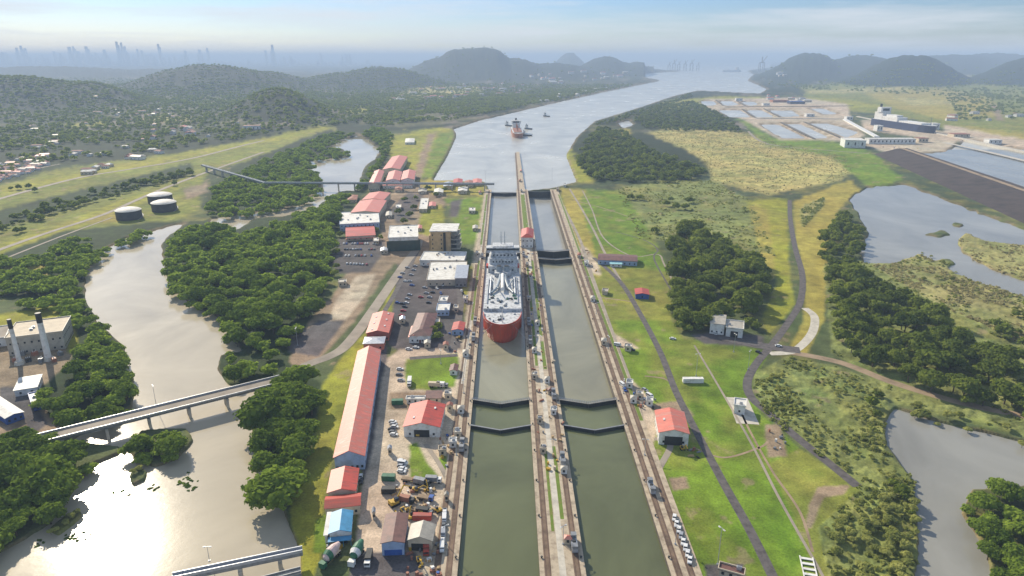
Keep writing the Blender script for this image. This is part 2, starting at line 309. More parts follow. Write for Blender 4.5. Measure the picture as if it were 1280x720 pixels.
WATER = dict(
 river=[(105, 345), (112, 330), (125, 315), (150, 300), (185, 289), (236, 277), (215, 289), (202, 302), (203, 330), (215, 355), (250, 385), (280, 398), (287, 420), (302, 438), (276, 442), (270, 458), (285, 480), (320, 478), (345, 478), (330, 500), (314, 530), (316, 562), (334, 604), (352, 634), (366, 664), (376, 690), (372, 1500), (-900, 1500), (-900, 760), (-400, 760), (0, 688), (30, 672), (62, 652), (97, 604), (118, 578), (150, 566), (150, 556), (110, 552), (90, 548), (130, 522), (166, 508), (168, 470), (152, 452), (156, 432), (122, 402), (107, 372)],
 creek=[(262, 273), (330, 263), (384, 251), (386, 240), (403, 236), (403, 224), (384, 208), (388, 199), (438, 197), (442, 192), (412, 181), (440, 167), (446, 167), (472, 184), (474, 191), (456, 207), (446, 236), (418, 240), (396, 258), (352, 270), (318, 272), (300, 284), (284, 288), (262, 280)],
 lake=[(1062, 250), (1068, 243), (1084, 234), (1130, 230), (1200, 256), (1420, 340), (1420, 360), (1290, 306), (1232, 300), (1208, 290), (1196, 298), (1204, 316), (1240, 335), (1420, 400), (1420, 424), (1290, 372), (1206, 346), (1150, 316), (1120, 328), (1082, 328), (1074, 312), (1088, 292), (1072, 264)],
 pond=[(1106, 526), (1118, 508), (1180, 527), (1290, 553), (1420, 585), (1420, 606), (1280, 606), (1214, 610), (1202, 640), (1236, 690), (1290, 1500), (1080, 1500), (1110, 900), (1150, 690), (1146, 640), (1142, 600), (1110, 554)],
 channel=[(1130, 194), (1180, 190), (1206, 174), (1240, 178), (1420, 216), (1420, 300), (1280, 246), (1200, 216)],
 canal=[(540, 224), (558, 194), (570, 168), (566, 160), (600, 149), (640, 140), (700, 126), (760, 113), (826, 100), (805, 97), (806, 91), (860, 88), (905, 89), (660, 84), (700, 60), (960, 60), (965, 84), (935, 88), (944, 93), (935, 100), (960, 111), (950, 117), (872, 113), (842, 120), (794, 136), (744, 151), (722, 170), (713, 185), (708, 192), (722, 226), (690, 234), (614, 242), (606, 226)],
 cove=[(772, 152), (786, 149), (794, 155), (778, 161)],
)
for k, (a, b, c, d) in enumerate([((948, 154), (974, 154), (1014, 173), (978, 173)), ((978, 153.5), (1002, 153.5), (1042, 171.5), (1020, 173)), ((1008, 153), (1034, 152), (1078, 164), (1058, 172)),
      ((896, 136.5), (926, 136.5), (942, 146), (912, 146)), ((930, 136.5), (952, 136.5), (972, 146), (946, 146)), ((958, 136), (990, 136), (1004, 145), (978, 146)), ((1008, 134), (1030, 134), (1052, 142), (1030, 143)),
      ((874, 125.5), (892, 125.5), (900, 131), (880, 131.5)), ((898, 125.5), (916, 125.5), (928, 131), (906, 131.5)), ((922, 125.5), (944, 126), (950, 131), (934, 131.5))]):
    WATER['basin%d' % k] = [a, b, c, d]
wm = np.zeros((NY, NX), bool)
for k, poly in WATER.items(): wm |= maskpoly(poly, k[:5] not in ('canal', 'basin'))
isl = maskpoly([(158, 556), (176, 536), (232, 534), (242, 548), (222, 572), (192, 582), (166, 570)]); wm &= ~isl
for poly in ([(160, 592), (172, 584), (184, 586), (182, 598), (166, 606)], [(60, 660), (84, 640), (102, 636), (100, 646), (72, 668)]): wm &= ~maskpoly(poly)
for poly in ([(1150, 292), (1178, 286), (1190, 292), (1172, 296)], [(1190, 276), (1206, 280), (1202, 284), (1190, 281)], [(1160, 326), (1186, 322), (1196, 330), (1176, 336)]): wm &= ~maskpoly(poly)
ws = blur(wm.astype(float), 1, 2)
mud = np.clip(ws*3, 0, 1)[..., None]*np.clip((fbm(WX/14, WY/14, 4, 121)-.35)*4, 0, 1)[..., None]*.8; col = col*(1-mud)+np.array((.20, .15, .085))*mud
Z = -3.2*np.clip((ws-.25)/.5, 0, 1)
Z[(GY < 240) & (ws > .75) & (GX > 520) & (GX < 970)] = -6.5
# lock basin
def edge(a, b): return lambda Y: a+(b-a)*(Y-212)/(1010-212)
EL, CL, CR, ER = edge(-21.0, -30.5), edge(10.7, 6.5), edge(28.5, 23.5), edge(61, 57)
YEND = 1012.0
lockm = (WX > EL(WY)-4) & (WX < ER(WY)+4) & (WY < YEND-4)
Z[lockm] = -22
# hills: (px centre, half width px, distance, top py)
HILLS = [(20, 120, 3000, 97), (110, 60, 3100, 104), (265, 95, 4300, 82), (330, 60, 4600, 90), (350, 52, 2400, 113), (478, 60, 5200, 84), (430, 60, 5000, 92), (572, 32, 7200, 62), (594, 34, 7200, 60), (614, 30, 7200, 61), (552, 40, 7300, 72), (640, 44, 7300, 73), (600, 95, 7400, 78), (690, 60, 7600, 79), (756, 34, 8600, 71), (800, 50, 8800, 78),
         (712, 18, 13500, 66), (1010, 45, 7200, 66), (1075, 60, 7600, 69), (1135, 62, 5600, 68.5), (1190, 90, 9500, 68), (1285, 60, 5800, 72), (1360, 80, 6000, 66), (60, 130, 8200, 83), (220, 120, 8600, 86), (-60, 90, 3200, 92), (1240, 80, 10500, 66)]
HF = np.zeros((NY, NX))
for c, wd, D0, top in HILLS:
    d = F*SP+(top-360)*CP; g = F*CP-(top-360)*SP; A = CAMH-D0*d/g
    hh = A*np.exp(-np.abs((GX-c)/wd)**2.4)*np.exp(-((WY-D0)/(.13*D0))**2)
    HF = (HF**9+hh**9)**(1/9)
land = ~wm & ~lockm
HF *= (.97+.06*fbm(WX/500, WY/900, 3, 51))
rough = blur((FORM & land & (GY < 215)).astype(float), 1, 1)
Z += (HF+np.clip(HF/40, 0, 1)*(fbm(WX/50, WY/120, 4, 57)-.5)*np.clip(WY/260, 8, 26))*(~wm)+rough*np.clip((WY-1000)/1500, 0, 1)*(fbm(WX/22, WY/30, 4, 61)-.35)*np.clip(WY/330, 3, 9)
hillm = HF > 14
col[hillm & land] = np.array((.017, .028, .012))*(.6+.8*fbm(WX/45, WY/90, 4, 71))[hillm & land][:, None]  # hill ground painted as dark as its trees in shade
# tussocks of uncut growth
tus = np.zeros((NY, NX), bool)
for c in (C_REED, C_STRAW, C_SCRUB):
    for c2, poly in LAND:
        if c2 == c: tus |= maskpoly(poly)
tm = blur((tus & land).astype(float), 1, 1)
Z += tm*(fbm(WX/4, WY/5, 4, 81)-.4)*2.2*np.clip((1900-WY)/1500, .2, 1)
def flatten(pxs, wd):
    P_ = [P(*q) for q in pxs]
    for a, b in zip(P_, P_[1:]):
        ax, ay, bx, by = a.x, a.y, b.x, b.y; t = np.clip(((WX-ax)*(bx-ax)+(WY-ay)*(by-ay))/((bx-ax)**2+(by-ay)**2), 0, 1)
        Z[(np.hypot(WX-ax-t*(bx-ax), WY-ay-t*(by-ay)) < wd) & ~wm & ~lockm] = -.02
flatten([(985, 440), (1050, 453), (1110, 476), (1160, 492), (1220, 508), (1300, 524), (1420, 552)], 7)
flatten([(987, 250), (994, 310), (1003, 345), (1000, 378), (966, 430), (934, 478), (940, 498), (962, 517), (1000, 550), (1072, 608)], 6)
def ground_z(px, py):
    i = int(np.clip(np.searchsorted(-YS, -py), 0, NY-1)); j = int(np.clip(round((px-X0)/DX), 0, NX-1)); return float(Z[i, j])
def surface_z(x, y):
    px, py = pix(x, y, 0); return ground_z(px, py)
def is_water(px, py):
    i = int(np.clip(np.searchsorted(-YS, -py), 0, NY-1)); j = int(np.clip(round((px-X0)/DX), 0, NX-1)); return bool(wm[i, j] or lockm[i, j])

def grid_mesh(name, V, nx, ny):
    me = bpy.data.meshes.new(name); nv = nx*ny
    i = np.arange(nx-1); j = np.arange(ny-1); I, J = np.meshgrid(i, j); a = (J*nx+I).ravel()
    fc = np.stack([a, a+1, a+1+nx, a+nx], 1).astype(np.int32)
    me.vertices.add(nv); me.vertices.foreach_set('co', V.astype(np.float32).ravel())
    me.loops.add(fc.size); me.loops.foreach_set('vertex_index', fc.ravel())
    me.polygons.add(len(fc)); me.polygons.foreach_set('loop_start', np.arange(0, fc.size, 4, dtype=np.int32)); me.polygons.foreach_set('loop_total', np.full(len(fc), 4, np.int32))
    me.update(); me.validate(); return me
gm = grid_mesh('ground', np.stack([WX, WY, Z], -1).reshape(-1, 3), NX, NY)
ca = gm.color_attributes.new('cover', 'FLOAT_COLOR', 'POINT')
ca.data.foreach_set('color', np.concatenate([col, np.ones((NY, NX, 1))], -1).astype(np.float32).ravel())
gm.polygons.foreach_set('use_smooth', np.ones(len(gm.polygons), bool))
def ground_material():
    m = bpy.data.materials.new('ground_cover'); m.use_nodes = True; n = m.node_tree.nodes; l = m.node_tree.links
    b = n['Principled BSDF']; b.inputs['Roughness'].default_value = .95; b.inputs['Specular IOR Level'].default_value = .15
    a = n.new('ShaderNodeVertexColor'); a.layer_name = 'cover'
    g = n.new('ShaderNodeNewGeometry')
    x = n.new('ShaderNodeTexNoise'); x.inputs['Scale'].default_value = .9; x.inputs['Detail'].default_value = 6; x.inputs['Roughness'].default_value = .7
    y = n.new('ShaderNodeTexNoise'); y.inputs['Scale'].default_value = .09; y.inputs['Detail'].default_value = 9; y.inputs['Roughness'].default_value = .65
    l.new(g.outputs['Position'], x.inputs['Vector']); l.new(g.outputs['Position'], y.inputs['Vector'])
    r1 = n.new('ShaderNodeMapRange'); r1.inputs['From Min'].default_value = .3; r1.inputs['From Max'].default_value = .7; r1.inputs['To Min'].default_value = .66; r1.inputs['To Max'].default_value = 1.34
    r2 = n.new('ShaderNodeMapRange'); r2.inputs['From Min'].default_value = .3; r2.inputs['From Max'].default_value = .7; r2.inputs['To Min'].default_value = .66; r2.inputs['To Max'].default_value = 1.34
    l.new(x.outputs['Fac'], r1.inputs['Value']); l.new(y.outputs['Fac'], r2.inputs['Value'])
    mm = n.new('ShaderNodeMath'); mm.operation = 'MULTIPLY'; l.new(r1.outputs[0], mm.inputs[0]); l.new(r2.outputs[0], mm.inputs[1])
    v = n.new('ShaderNodeVectorMath'); v.operation = 'SCALE'; l.new(a.outputs['Color'], v.inputs[0]); l.new(mm.outputs[0], v.inputs['Scale'])
    l.new(v.outputs[0], b.inputs['Base Color'])
    u = n.new('ShaderNodeBump'); u.inputs['Strength'].default_value = .5; u.inputs['Distance'].default_value = .5; l.new(x.outputs['Fac'], u.inputs['Height']); l.new(u.outputs[0], b.inputs['Normal'])
    return m
gm.materials.append(ground_material())
tag(link('ground', gm), 'green land of lawns, scrub and low hills along the canal', kind='structure')
# ------------------------------------------------------------------ water
def water_material(name, colr, rough, bump=.06, wave=.35, var=.25):
    m = bpy.data.materials.new(name); m.use_nodes = True; n = m.node_tree.nodes; l = m.node_tree.links
    b = n['Principled BSDF']; b.inputs['Roughness'].default_value = rough; b.inputs['IOR'].default_value = 1.33; b.inputs['Specular IOR Level'].default_value = .5
    g = n.new('ShaderNodeNewGeometry'); x = n.new('ShaderNodeTexNoise'); x.inputs['Scale'].default_value = wave; x.inputs['Detail'].default_value = 4
    y = n.new('ShaderNodeTexNoise'); y.inputs['Scale'].default_value = .012; y.inputs['Detail'].default_value = 8; y.inputs['Roughness'].default_value = .6; y.inputs['Distortion'].default_value = .6
    mp = n.new('ShaderNodeMapping'); mp.inputs['Scale'].default_value = (1, .7, 1)
    l.new(g.outputs['Position'], x.inputs['Vector']); l.new(g.outputs['Position'], mp.inputs['Vector']); l.new(mp.outputs[0], y.inputs['Vector'])
    r = n.new('ShaderNodeValToRGB'); e = r.color_ramp.elements; e[0].position = .3; e[1].position = .7
    e[0].color = (*[c*(1-var) for c in colr], 1); e[1].color = (*[c*(1+var) for c in colr], 1)
    l.new(y.outputs['Fac'], r.inputs['Fac']); l.new(r.outputs['Color'], b.inputs['Base Color'])
    q = n.new('ShaderNodeMapRange'); q.inputs['From Min'].default_value = .3; q.inputs['From Max'].default_value = .7; q.inputs['To Min'].default_value = rough*.92; q.inputs['To Max'].default_value = rough*1.08
    l.new(y.outputs['Fac'], q.inputs['Value']); l.new(q.outputs[0], b.inputs['Roughness'])
    u = n.new('ShaderNodeBump'); u.inputs['Strength'].default_value = bump; u.inputs['Distance'].default_value = .4; l.new(x.outputs['Fac'], u.inputs['Height']); l.new(u.outputs[0], b.inputs['Normal'])
    return m
WR = water_material('river_water', (.46, .40, .29), .13, .05); WC = water_material('canal_water', (.122, .134, .064),   .12, .2, .22, .35); WS = water_material('approach_water', (.46, .45, .40), .26); WM = water_material('chamber_water', (.265, .255, .175), .17, .2, .22, .35); WF = water_material('far_chamber_water', (.29, .285, .25), .18); WP = water_material('pond_water', (.25, .245, .215), .18)  # river base colour raised to carry bright sky reflection as well as mud
def sheet(name, pts, z, m, label):
    mb = MB(); mb.add([(x, y, z) for x, y in pts], [tuple(range(len(pts)))]); return tag(mb.build(name, m), label, kind='structure')
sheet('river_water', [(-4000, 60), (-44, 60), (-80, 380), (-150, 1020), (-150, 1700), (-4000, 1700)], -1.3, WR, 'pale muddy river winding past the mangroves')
sheet('pond_water', [(90, 60), (3500, 60), (3500, 1500), (200, 1500), (140, 700)], -1.3, WP, 'grey brown ponds beside the scrub')
sheet('approach_water', [(-145, 1012.5), (300, 1012.5), (640, 1505), (3500, 1505), (9000, 3000), (60000, 26000), (60000, 75000), (-60000, 75000), (-60000, 26000), (-9000, 4000), (-145, 1705)], -3.0, WS, 'pale grey canal widening to the sea')
YG1, YG2, YM1, YM2, YD = P(625, 532).y, P(625, 500).y, P(690, 322).y, P(690, 311).y, P(675, 242).y
def chan(e0, e1, y0, y1, z, label, wm_=None):
    sheet('lock_water', [(e0(y0)-1, y0), (e1(y0)+1, y0), (e1(y1)+1, y1), (e0(y1)-1, y1)], z, wm_ or WC, label)
chan(EL, CL, 60, YG1, -1.8, 'olive water above the gates of the west lane'); chan(CR, ER, 60, YG1, -1.8, 'olive water above the gates of the east lane')
chan(EL, CL, YG1, YG2, -2.2, 'water between the two near gates, west lane'); chan(CR, ER, YG1, YG2, -2.2, 'water between the two near gates, east lane')
chan(EL, CL, YG2, YM1, -2.8, 'west lock chamber water round the ship', WM); chan(CR, ER, YG2, YM1, -4.2, 'empty east lock chamber water', WM)
chan(EL, CL, YM1, YEND, -4.0, 'far west lock chamber water', WF); chan(CR, ER, YM1, YEND, -9.5, 'far east lock chamber water, drawn down', WF)
# ------------------------------------------------------------------ lock walls
def wallrun(e0, e1, y0, y1, name, label, taper=None):
    mb = MB(); n = 12; L = []
    ys = [y0+(y1-y0)*k/n for k in range(n+1)]
    for k in range(n):
        a, b = ys[k], ys[k+1]
        mb.add([(e0(a), a, -18), (e1(a), a, -18), (e1(b), b, -18), (e0(b), b, -18), (e0(a), a, .15), (e1(a), a, .15), (e1(b), b, .15), (e0(b), b, .15)], [(4, 5, 6, 7)], 0)
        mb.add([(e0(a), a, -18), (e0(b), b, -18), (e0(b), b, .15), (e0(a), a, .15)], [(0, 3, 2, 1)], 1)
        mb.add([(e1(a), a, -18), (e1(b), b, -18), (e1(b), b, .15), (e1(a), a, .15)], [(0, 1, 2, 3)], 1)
    mb.add([(e0(y1), y1, -18), (e1(y1), y1, -18), (e1(y1), y1, .15), (e0(y1), y1, .15)], [(0, 1, 2, 3)], 1)
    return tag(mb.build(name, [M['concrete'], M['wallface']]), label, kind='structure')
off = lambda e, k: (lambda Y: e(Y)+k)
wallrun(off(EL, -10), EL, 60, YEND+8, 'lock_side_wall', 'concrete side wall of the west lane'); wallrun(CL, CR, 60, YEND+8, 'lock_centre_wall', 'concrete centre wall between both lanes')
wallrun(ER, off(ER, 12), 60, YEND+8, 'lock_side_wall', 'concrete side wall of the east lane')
wallrun(lambda Y: CL(Y)+2+ (Y-1020)*.006, lambda Y: CL(Y)+13-(Y-1020)*.004, YEND+8.05, 1450, 'approach_wall', 'long narrow guide wall running out into the approach')
def strip(name, pts, wd, z, m, label, kind='structure', cat=None):
    """a band of constant width laid along points on the ground"""
    pts = [Vector((p[0], p[1], 0)) for p in pts]; mb = MB(); vs = []
    for k, p in enumerate(pts):
        t = (pts[min(k+1, len(pts)-1)]-pts[max(k-1, 0)]).normalized(); nn = Vector((-t.y, t.x, 0)); w_ = wd[k] if isinstance(wd, (list, tuple)) else wd
        vs += [p+nn*w_/2+Vector((0, 0, z)), p-nn*w_/2+Vector((0, 0, z))]
    mb.add(vs, [(2*k+1, 2*k+3, 2*k+2, 2*k) for k in range(len(pts)-1)]); return tag(mb.build(name, m), label, cat, kind=kind)
def smooth(pts, n=6):
    out = []
    for k in range(len(pts)-1):
        p0, p1, p2, p3 = pts[max(k-1, 0)], pts[k], pts[k+1], pts[min(k+2, len(pts)-1)]
        for i in range(n):
            t = i/n; out.append(tuple(.5*((2*p1[c])+(-p0[c]+p2[c])*t+(2*p0[c]-5*p1[c]+4*p2[c]-p3[c])*t*t+(-p0[c]+3*p1[c]-3*p2[c]+p3[c])*t**3) for c in (0, 1)))
    return out+[tuple(pts[-1])]
def road(name, pxs, wd, m, label, z=.05, n=6): return strip(name, [P(*q) for q in smooth(pxs, n)], wd, z, m, label)
def along(e, k, y0, y1, n=14): return [(e(y0+(y1-y0)*i/n)+k, y0+(y1-y0)*i/n) for i in range(n+1)]
def track(e, k, y0, y1, label, end=None):
    strip('tow_track', along(e, k, y0, y1), 2.6, .155, M['track'], label)
    for s in (-.8, .8):
        r = MB(); pts = along(e, k+s, y0, y1)
        for a, b in zip(pts, pts[1:]): r.add([(a[0]-.1, a[1], .16), (a[0]+.1, a[1], .16), (b[0]+.1, b[1], .16), (b[0]-.1, b[1], .16), (a[0]-.1, a[1], .27), (a[0]+.1, a[1], .27), (b[0]+.1, b[1], .27), (b[0]-.1, b[1], .27)], [(4, 5, 6, 7), (0, 4, 7, 3), (1, 2, 6, 5)])
        tag(r.build('rail_strip', M['rail']), 'steel rail of the '+label, kind='structure')
track(EL, -3.4, 60, YEND, 'tow track on the west wall'); track(EL, -8.0, 60, YEND*.62, 'return track on the west wall')
track(CL, 3.2, 60, 1440, 'west tow track on the centre wall'); track(CR, -3.2, 60, YEND, 'east tow track on the centre wall')
track(ER, 3.2, 60, YEND, 'tow track on the east wall'); track(ER, 8.0, 60, YEND*.65, 'return track on the east wall')
mid = lambda Y: (CL(Y)+CR(Y))/2
strip('centre_path', along(mid, 0, 60, 1000), 2.6, .158, M['pale_concrete'], 'pale path down the middle of the centre wall')
for k, (e, o, y0, y1, wd) in enumerate([(mid, -2.3, 238, 300, 1.3), (mid, 2.2, 246, 304, 1.6), (mid, -2.6, 400, 480, 1.8), (mid, 2.6, 395, 440, 2.2), (mid, 2.6, 450, 640, 2.2), (mid, -2.6, 500, 620, 1.6), (mid, 0, 720, 980, 5.5), (EL, -6, 480, 640, 1.8), (EL, -6, 700, 980, 2.2), (ER, 10.4, 330, 980, 2.0)]):
    strip('lawn_strip', along(e, o, y0, y1), wd, .162, M['grass'], 'narrow grass strip on top of the lock wall')
# ------------------------------------------------------------------ lock gates
def lock_gate(py, e0, e1, ztop, zbot, label, rails=True, apex=5.5):
    y = P(640, py, ztop).y; x0, x1 = e0(y)-.5, e1(y)+.5; xm = (x0+x1)/2
    t = empty('lock_gate', (xm, y, 0)); tag(t, label, 'lock gate', 'mitre gates across the two lanes')
    for s in (-1, 1):
        h = (x1-x0)/2; mb = MB(); A = Vector((s*h, 0)); B = Vector((s*.04, -apex)); dirv = (B-A).normalized(); nn = Vector((-dirv.y, dirv.x))*(1 if s < 0 else -1)
        q = [A-nn*.7, B-nn*.7, B+nn*.7, A+nn*.7]; q = [(p.x, p.y) for p in q]
        if s > 0: q = q[::-1]
        mb.prism(q, zbot, ztop, 0)
        leaf = mb.build('gate_leaf', M['dark'], t)
        L = (B-A).length
        rb = MB()
        for off_ in (-.6, .6):
            for i in range(13):
                p = A+(B-A)*(i+.3)/12.7+nn*off_; rb.box(p.x-.09, p.x+.09, p.y-.09, p.y+.09, ztop, ztop+1.2)
            a_, b_ = A+nn*off_, B+nn*off_
            for hh in (.65, 1.2): rb.tube([(a_.x, a_.y, ztop+hh), (b_.x, b_.y, ztop+hh)], .07, 4)
        if rails: rb.build('handrail', M['galv'], leaf)
        wb = MB(); q2 = [A-nn*.45, B-nn*.45, B+nn*.45, A+nn*.45]; q2 = [(p.x, p.y) for p in (q2 if s < 0 else q2[::-1])]
        wb.prism(q2, ztop+.003, ztop+.12); wb.build('walkway', M['pale_concrete' if rails else 'steel'], leaf)
    return t
W_, E_ = (EL, CL), (CR, ER)
lock_gate(531, *W_, .1, -16, 'dark gate across the west lane, nearest the camera, low over the olive water', False)
lock_gate(531, *E_, .1, -16, 'dark gate across the east lane, nearest the camera, low over the olive water', False)
lock_gate(499, *W_, .2, -16, 'railed gate in the west lane between the ship bow and the nearest gate')
lock_gate(499, *E_, .2, -16, 'railed gate in the east lane just beyond its nearest gate')
lock_gate(323, *E_, .0, -16, 'first of two tall dark gates behind the drawn-down east chamber')
lock_gate(313, *E_, .0, -16, 'second of two tall dark gates, by the red roofed control house')
lock_gate(316, *W_, .0, -16, 'dark gate in the west lane hidden behind the ship stern')
lock_gate(241, *W_, .0, -16, 'thin dark gate at the far end of the west lane', False)
lock_gate(239, *E_, .0, -16, 'tall black gate at the far end of the east lane', False)
# ------------------------------------------------------------------ trees
def crown_arrays(seed, n, lobes, leaf, flat=.75, spread=.36, hull=True, up=.25):
    """leaf clumps spread over several lobes; unit height, base at z=0; returns verts, faces(quads), tint per vertex"""
    g = np.random.default_rng(seed); V = []; Q = []; T = []
    cs = []
    for k in range(lobes):
        a = k*2.4+g.uniform(0, .6); rr = spread*math.sqrt((k+.3)/lobes); cs.append((rr*math.cos(a)*g.uniform(.8, 1.15), rr*math.sin(a)*g.uniform(.8, 1.15), .60+.20*(1-(rr/spread)**2)*g.uniform(.6, 1)-.12*g.random(), g.uniform(.20, .31)))
    cs = np.array(cs); per = n//lobes+1; base = 0
    if hull:
        nu, nv = 9, 6
        for cx, cy_, cz, r in cs:
            th = np.linspace(0, math.pi, nv)[:, None]; ph = np.linspace(0, 2*math.pi, nu, endpoint=False)[None]
            rj = r*.80*(1+.16*g.standard_normal((nv, nu)))
            v = np.stack([cx+rj*np.sin(th)*np.cos(ph), cy_+rj*np.sin(th)*np.sin(ph), cz+rj*flat*np.cos(th)+0*ph], -1).reshape(-1, 3)
            V.append(v); T.append(np.full(len(v), .4+.2*g.random()))
            Q += [(base+i*nu+j, base+(i+1)*nu+j, base+(i+1)*nu+(j+1) % nu, base+i*nu+(j+1) % nu) for i in range(nv-1) for j in range(nu)]; base += len(v)
    for k, (cx, cy_, cz, r) in enumerate(cs):
        d = g.standard_normal((per*2, 3)); d /= np.linalg.norm(d, axis=1)[:, None]; d = d[d[:, 2] > -.55][:per]
        rad = r*g.uniform(.80, 1.12, len(d))[:, None]; p = np.array([cx, cy_, cz])+d*rad*np.array([1, 1, flat])
        keep = np.ones(len(p), bool)
        for j, o in enumerate(cs):
            if j != k: keep &= np.linalg.norm((p-o[:3])/np.array([1, 1, flat]), axis=1) > o[3]*.78
        p, d = p[keep], d[keep]
        nn = d+g.standard_normal(d.shape)*.55+np.array([0, 0, up]); nn /= np.linalg.norm(nn, axis=1)[:, None]
        u = np.cross(nn, g.standard_normal(d.shape)); u /= np.linalg.norm(u, axis=1)[:, None]; v_ = np.cross(nn, u)
        s = leaf*g.uniform(.6, 1.35, len(p))[:, None]
        quad = np.stack([p-u*s-v_*s*.7, p+u*s*.8-v_*s, p+u*s+v_*s*.75, p-u*s*.7+v_*s], 1)
        V.append(quad.reshape(-1, 3)); t = np.clip(.55+.22*g.standard_normal(len(p))+.12*(k % 3-1), 0, 1); T.append(np.repeat(t, 4))
        i = base+np.arange(len(p))*4; Q += list(zip(i, i+1, i+2, i+3)); base += 4*len(p)
    return np.concatenate(V), np.array(Q, np.int32), np.concatenate(T)
def quad_mesh(name, V, Q, T, mats):
    me = bpy.data.meshes.new(name); me.vertices.add(len(V)); me.vertices.foreach_set('co', np.asarray(V, np.float32).ravel())
    me.loops.add(Q.size); me.loops.foreach_set('vertex_index', np.asarray(Q, np.int32).ravel())
    me.polygons.add(len(Q)); me.polygons.foreach_set('loop_start', np.arange(0, Q.size, 4, dtype=np.int32)); me.polygons.foreach_set('loop_total', np.full(len(Q), 4, np.int32))
    me.update(); a = me.attributes.new('tint', 'FLOAT', 'POINT'); a.data.foreach_set('value', np.asarray(T, np.float32))
    for q in mats: me.materials.append(q)
    return me
def leaf_material(name, lo, hi, trans=.45):
    m = bpy.data.materials.new(name); m.use_nodes = True; n = m.node_tree.nodes; l = m.node_tree.links; n.remove(n['Principled BSDF'])
    a = n.new('ShaderNodeAttribute'); a.attribute_name = 'tint'; oi = n.new('ShaderNodeObjectInfo'); g = n.new('ShaderNodeNewGeometry')
    x = n.new('ShaderNodeTexNoise'); x.inputs['Scale'].default_value = .045; x.inputs['Detail'].default_value = 4; l.new(g.outputs['Position'], x.inputs['Vector'])
    s1 = n.new('ShaderNodeMath'); s1.operation = 'MULTIPLY_ADD'; s1.inputs[1].default_value = .8; l.new(oi.outputs['Random'], s1.inputs[0]); l.new(a.outputs['Fac'], s1.inputs[2])
    s2 = n.new('ShaderNodeMath'); s2.operation = 'MULTIPLY_ADD'; s2.inputs[1].default_value = 1.3; l.new(x.outputs['Fac'], s2.inputs[0]); l.new(s1.outputs[0], s2.inputs[2])
    r = n.new('ShaderNodeMapRange'); r.inputs['From Min'].default_value = .75; r.inputs['From Max'].default_value = 2.25; l.new(s2.outputs[0], r.inputs['Value'])
    c = n.new('ShaderNodeMix'); c.data_type = 'RGBA'; c.inputs['A'].default_value = (*lo, 1); c.inputs['B'].default_value = (*hi, 1); l.new(r.outputs[0], c.inputs['Factor'])
    d = n.new('ShaderNodeBsdfDiffuse'); t = n.new('ShaderNodeBsdfTranslucent'); k = n.new('ShaderNodeMixShader'); k.inputs[0].default_value = trans
    l.new(c.outputs['Result'], d.inputs['Color']); l.new(c.outputs['Result'], t.inputs['Color']); l.new(d.outputs[0], k.inputs[1]); l.new(t.outputs[0], k.inputs[2]); l.new(k.outputs[0], n['Material Output'].inputs['Surface'])
    return m
L_MANG = leaf_material('mangrove_leaves', (.040, .085, .014), (.25, .34, .046)); L_TREE = leaf_material('tree_leaves', (.044, .080, .016), (.26, .31, .052))
L_BUSH = leaf_material('thicket_leaves', (.17, .21, .05), (.50, .50, .15), .5); L_TUFT = leaf_material('dry_tuft_leaves', (.20, .19, .08), (.46, .41, .20), .55)
KINDS_ = {'mangrove': dict(n=1100, lobes=9, leaf=.042, flat=.72, spread=.40, m=L_MANG), 'tree': dict(n=900, lobes=7, leaf=.045, flat=.85, spread=.34, m=L_TREE), 'bush': dict(n=520, lobes=5, leaf=.085, flat=.6, spread=.36, m=L_BUSH)}
PROT = {}
for kn, kd in KINDS_.items():
    PROT[kn] = []
    for s in range(4):
        V, Q, T = crown_arrays(100+s*7+len(kn), kd['n'], kd['lobes']+2*(s-1), kd['leaf'], kd['flat']*(.78+.15*s), kd['spread']*(.84+.11*s), True, .8 if kn == 'bush' else .3)
        tb = MB(); tb.tube([(0, 0, -.04), (.01, .005, .2), (0, .02, .45), (.02, .0, .62)], [.032, .026, .02, .01], 6)
        for q in range(3):
            a = q*2.1+s; tb.tube([(0, .01, .22+.05*q), (.12*math.cos(a), .12*math.sin(a), .40), (.24*math.cos(a), .24*math.sin(a), .56)], [.018, .013, .006], 5)
        lo = crown_arrays(100+s*7+len(kn), kd['n']//5, kd['lobes'], kd['leaf']*1.75, kd['flat'], kd['spread'], True, .8 if kn == 'bush' else .25)
        far_ = crown_arrays(300+s, 46, 3, .15, .75, .26, False)
        PROT[kn].append((quad_mesh('crown', V, Q, T, [kd['m']]), tb.mesh('trunk', M['bark']), lo, far_))
TREES = []      # (x, y, z, height, kind, stand)
STANDS = {}
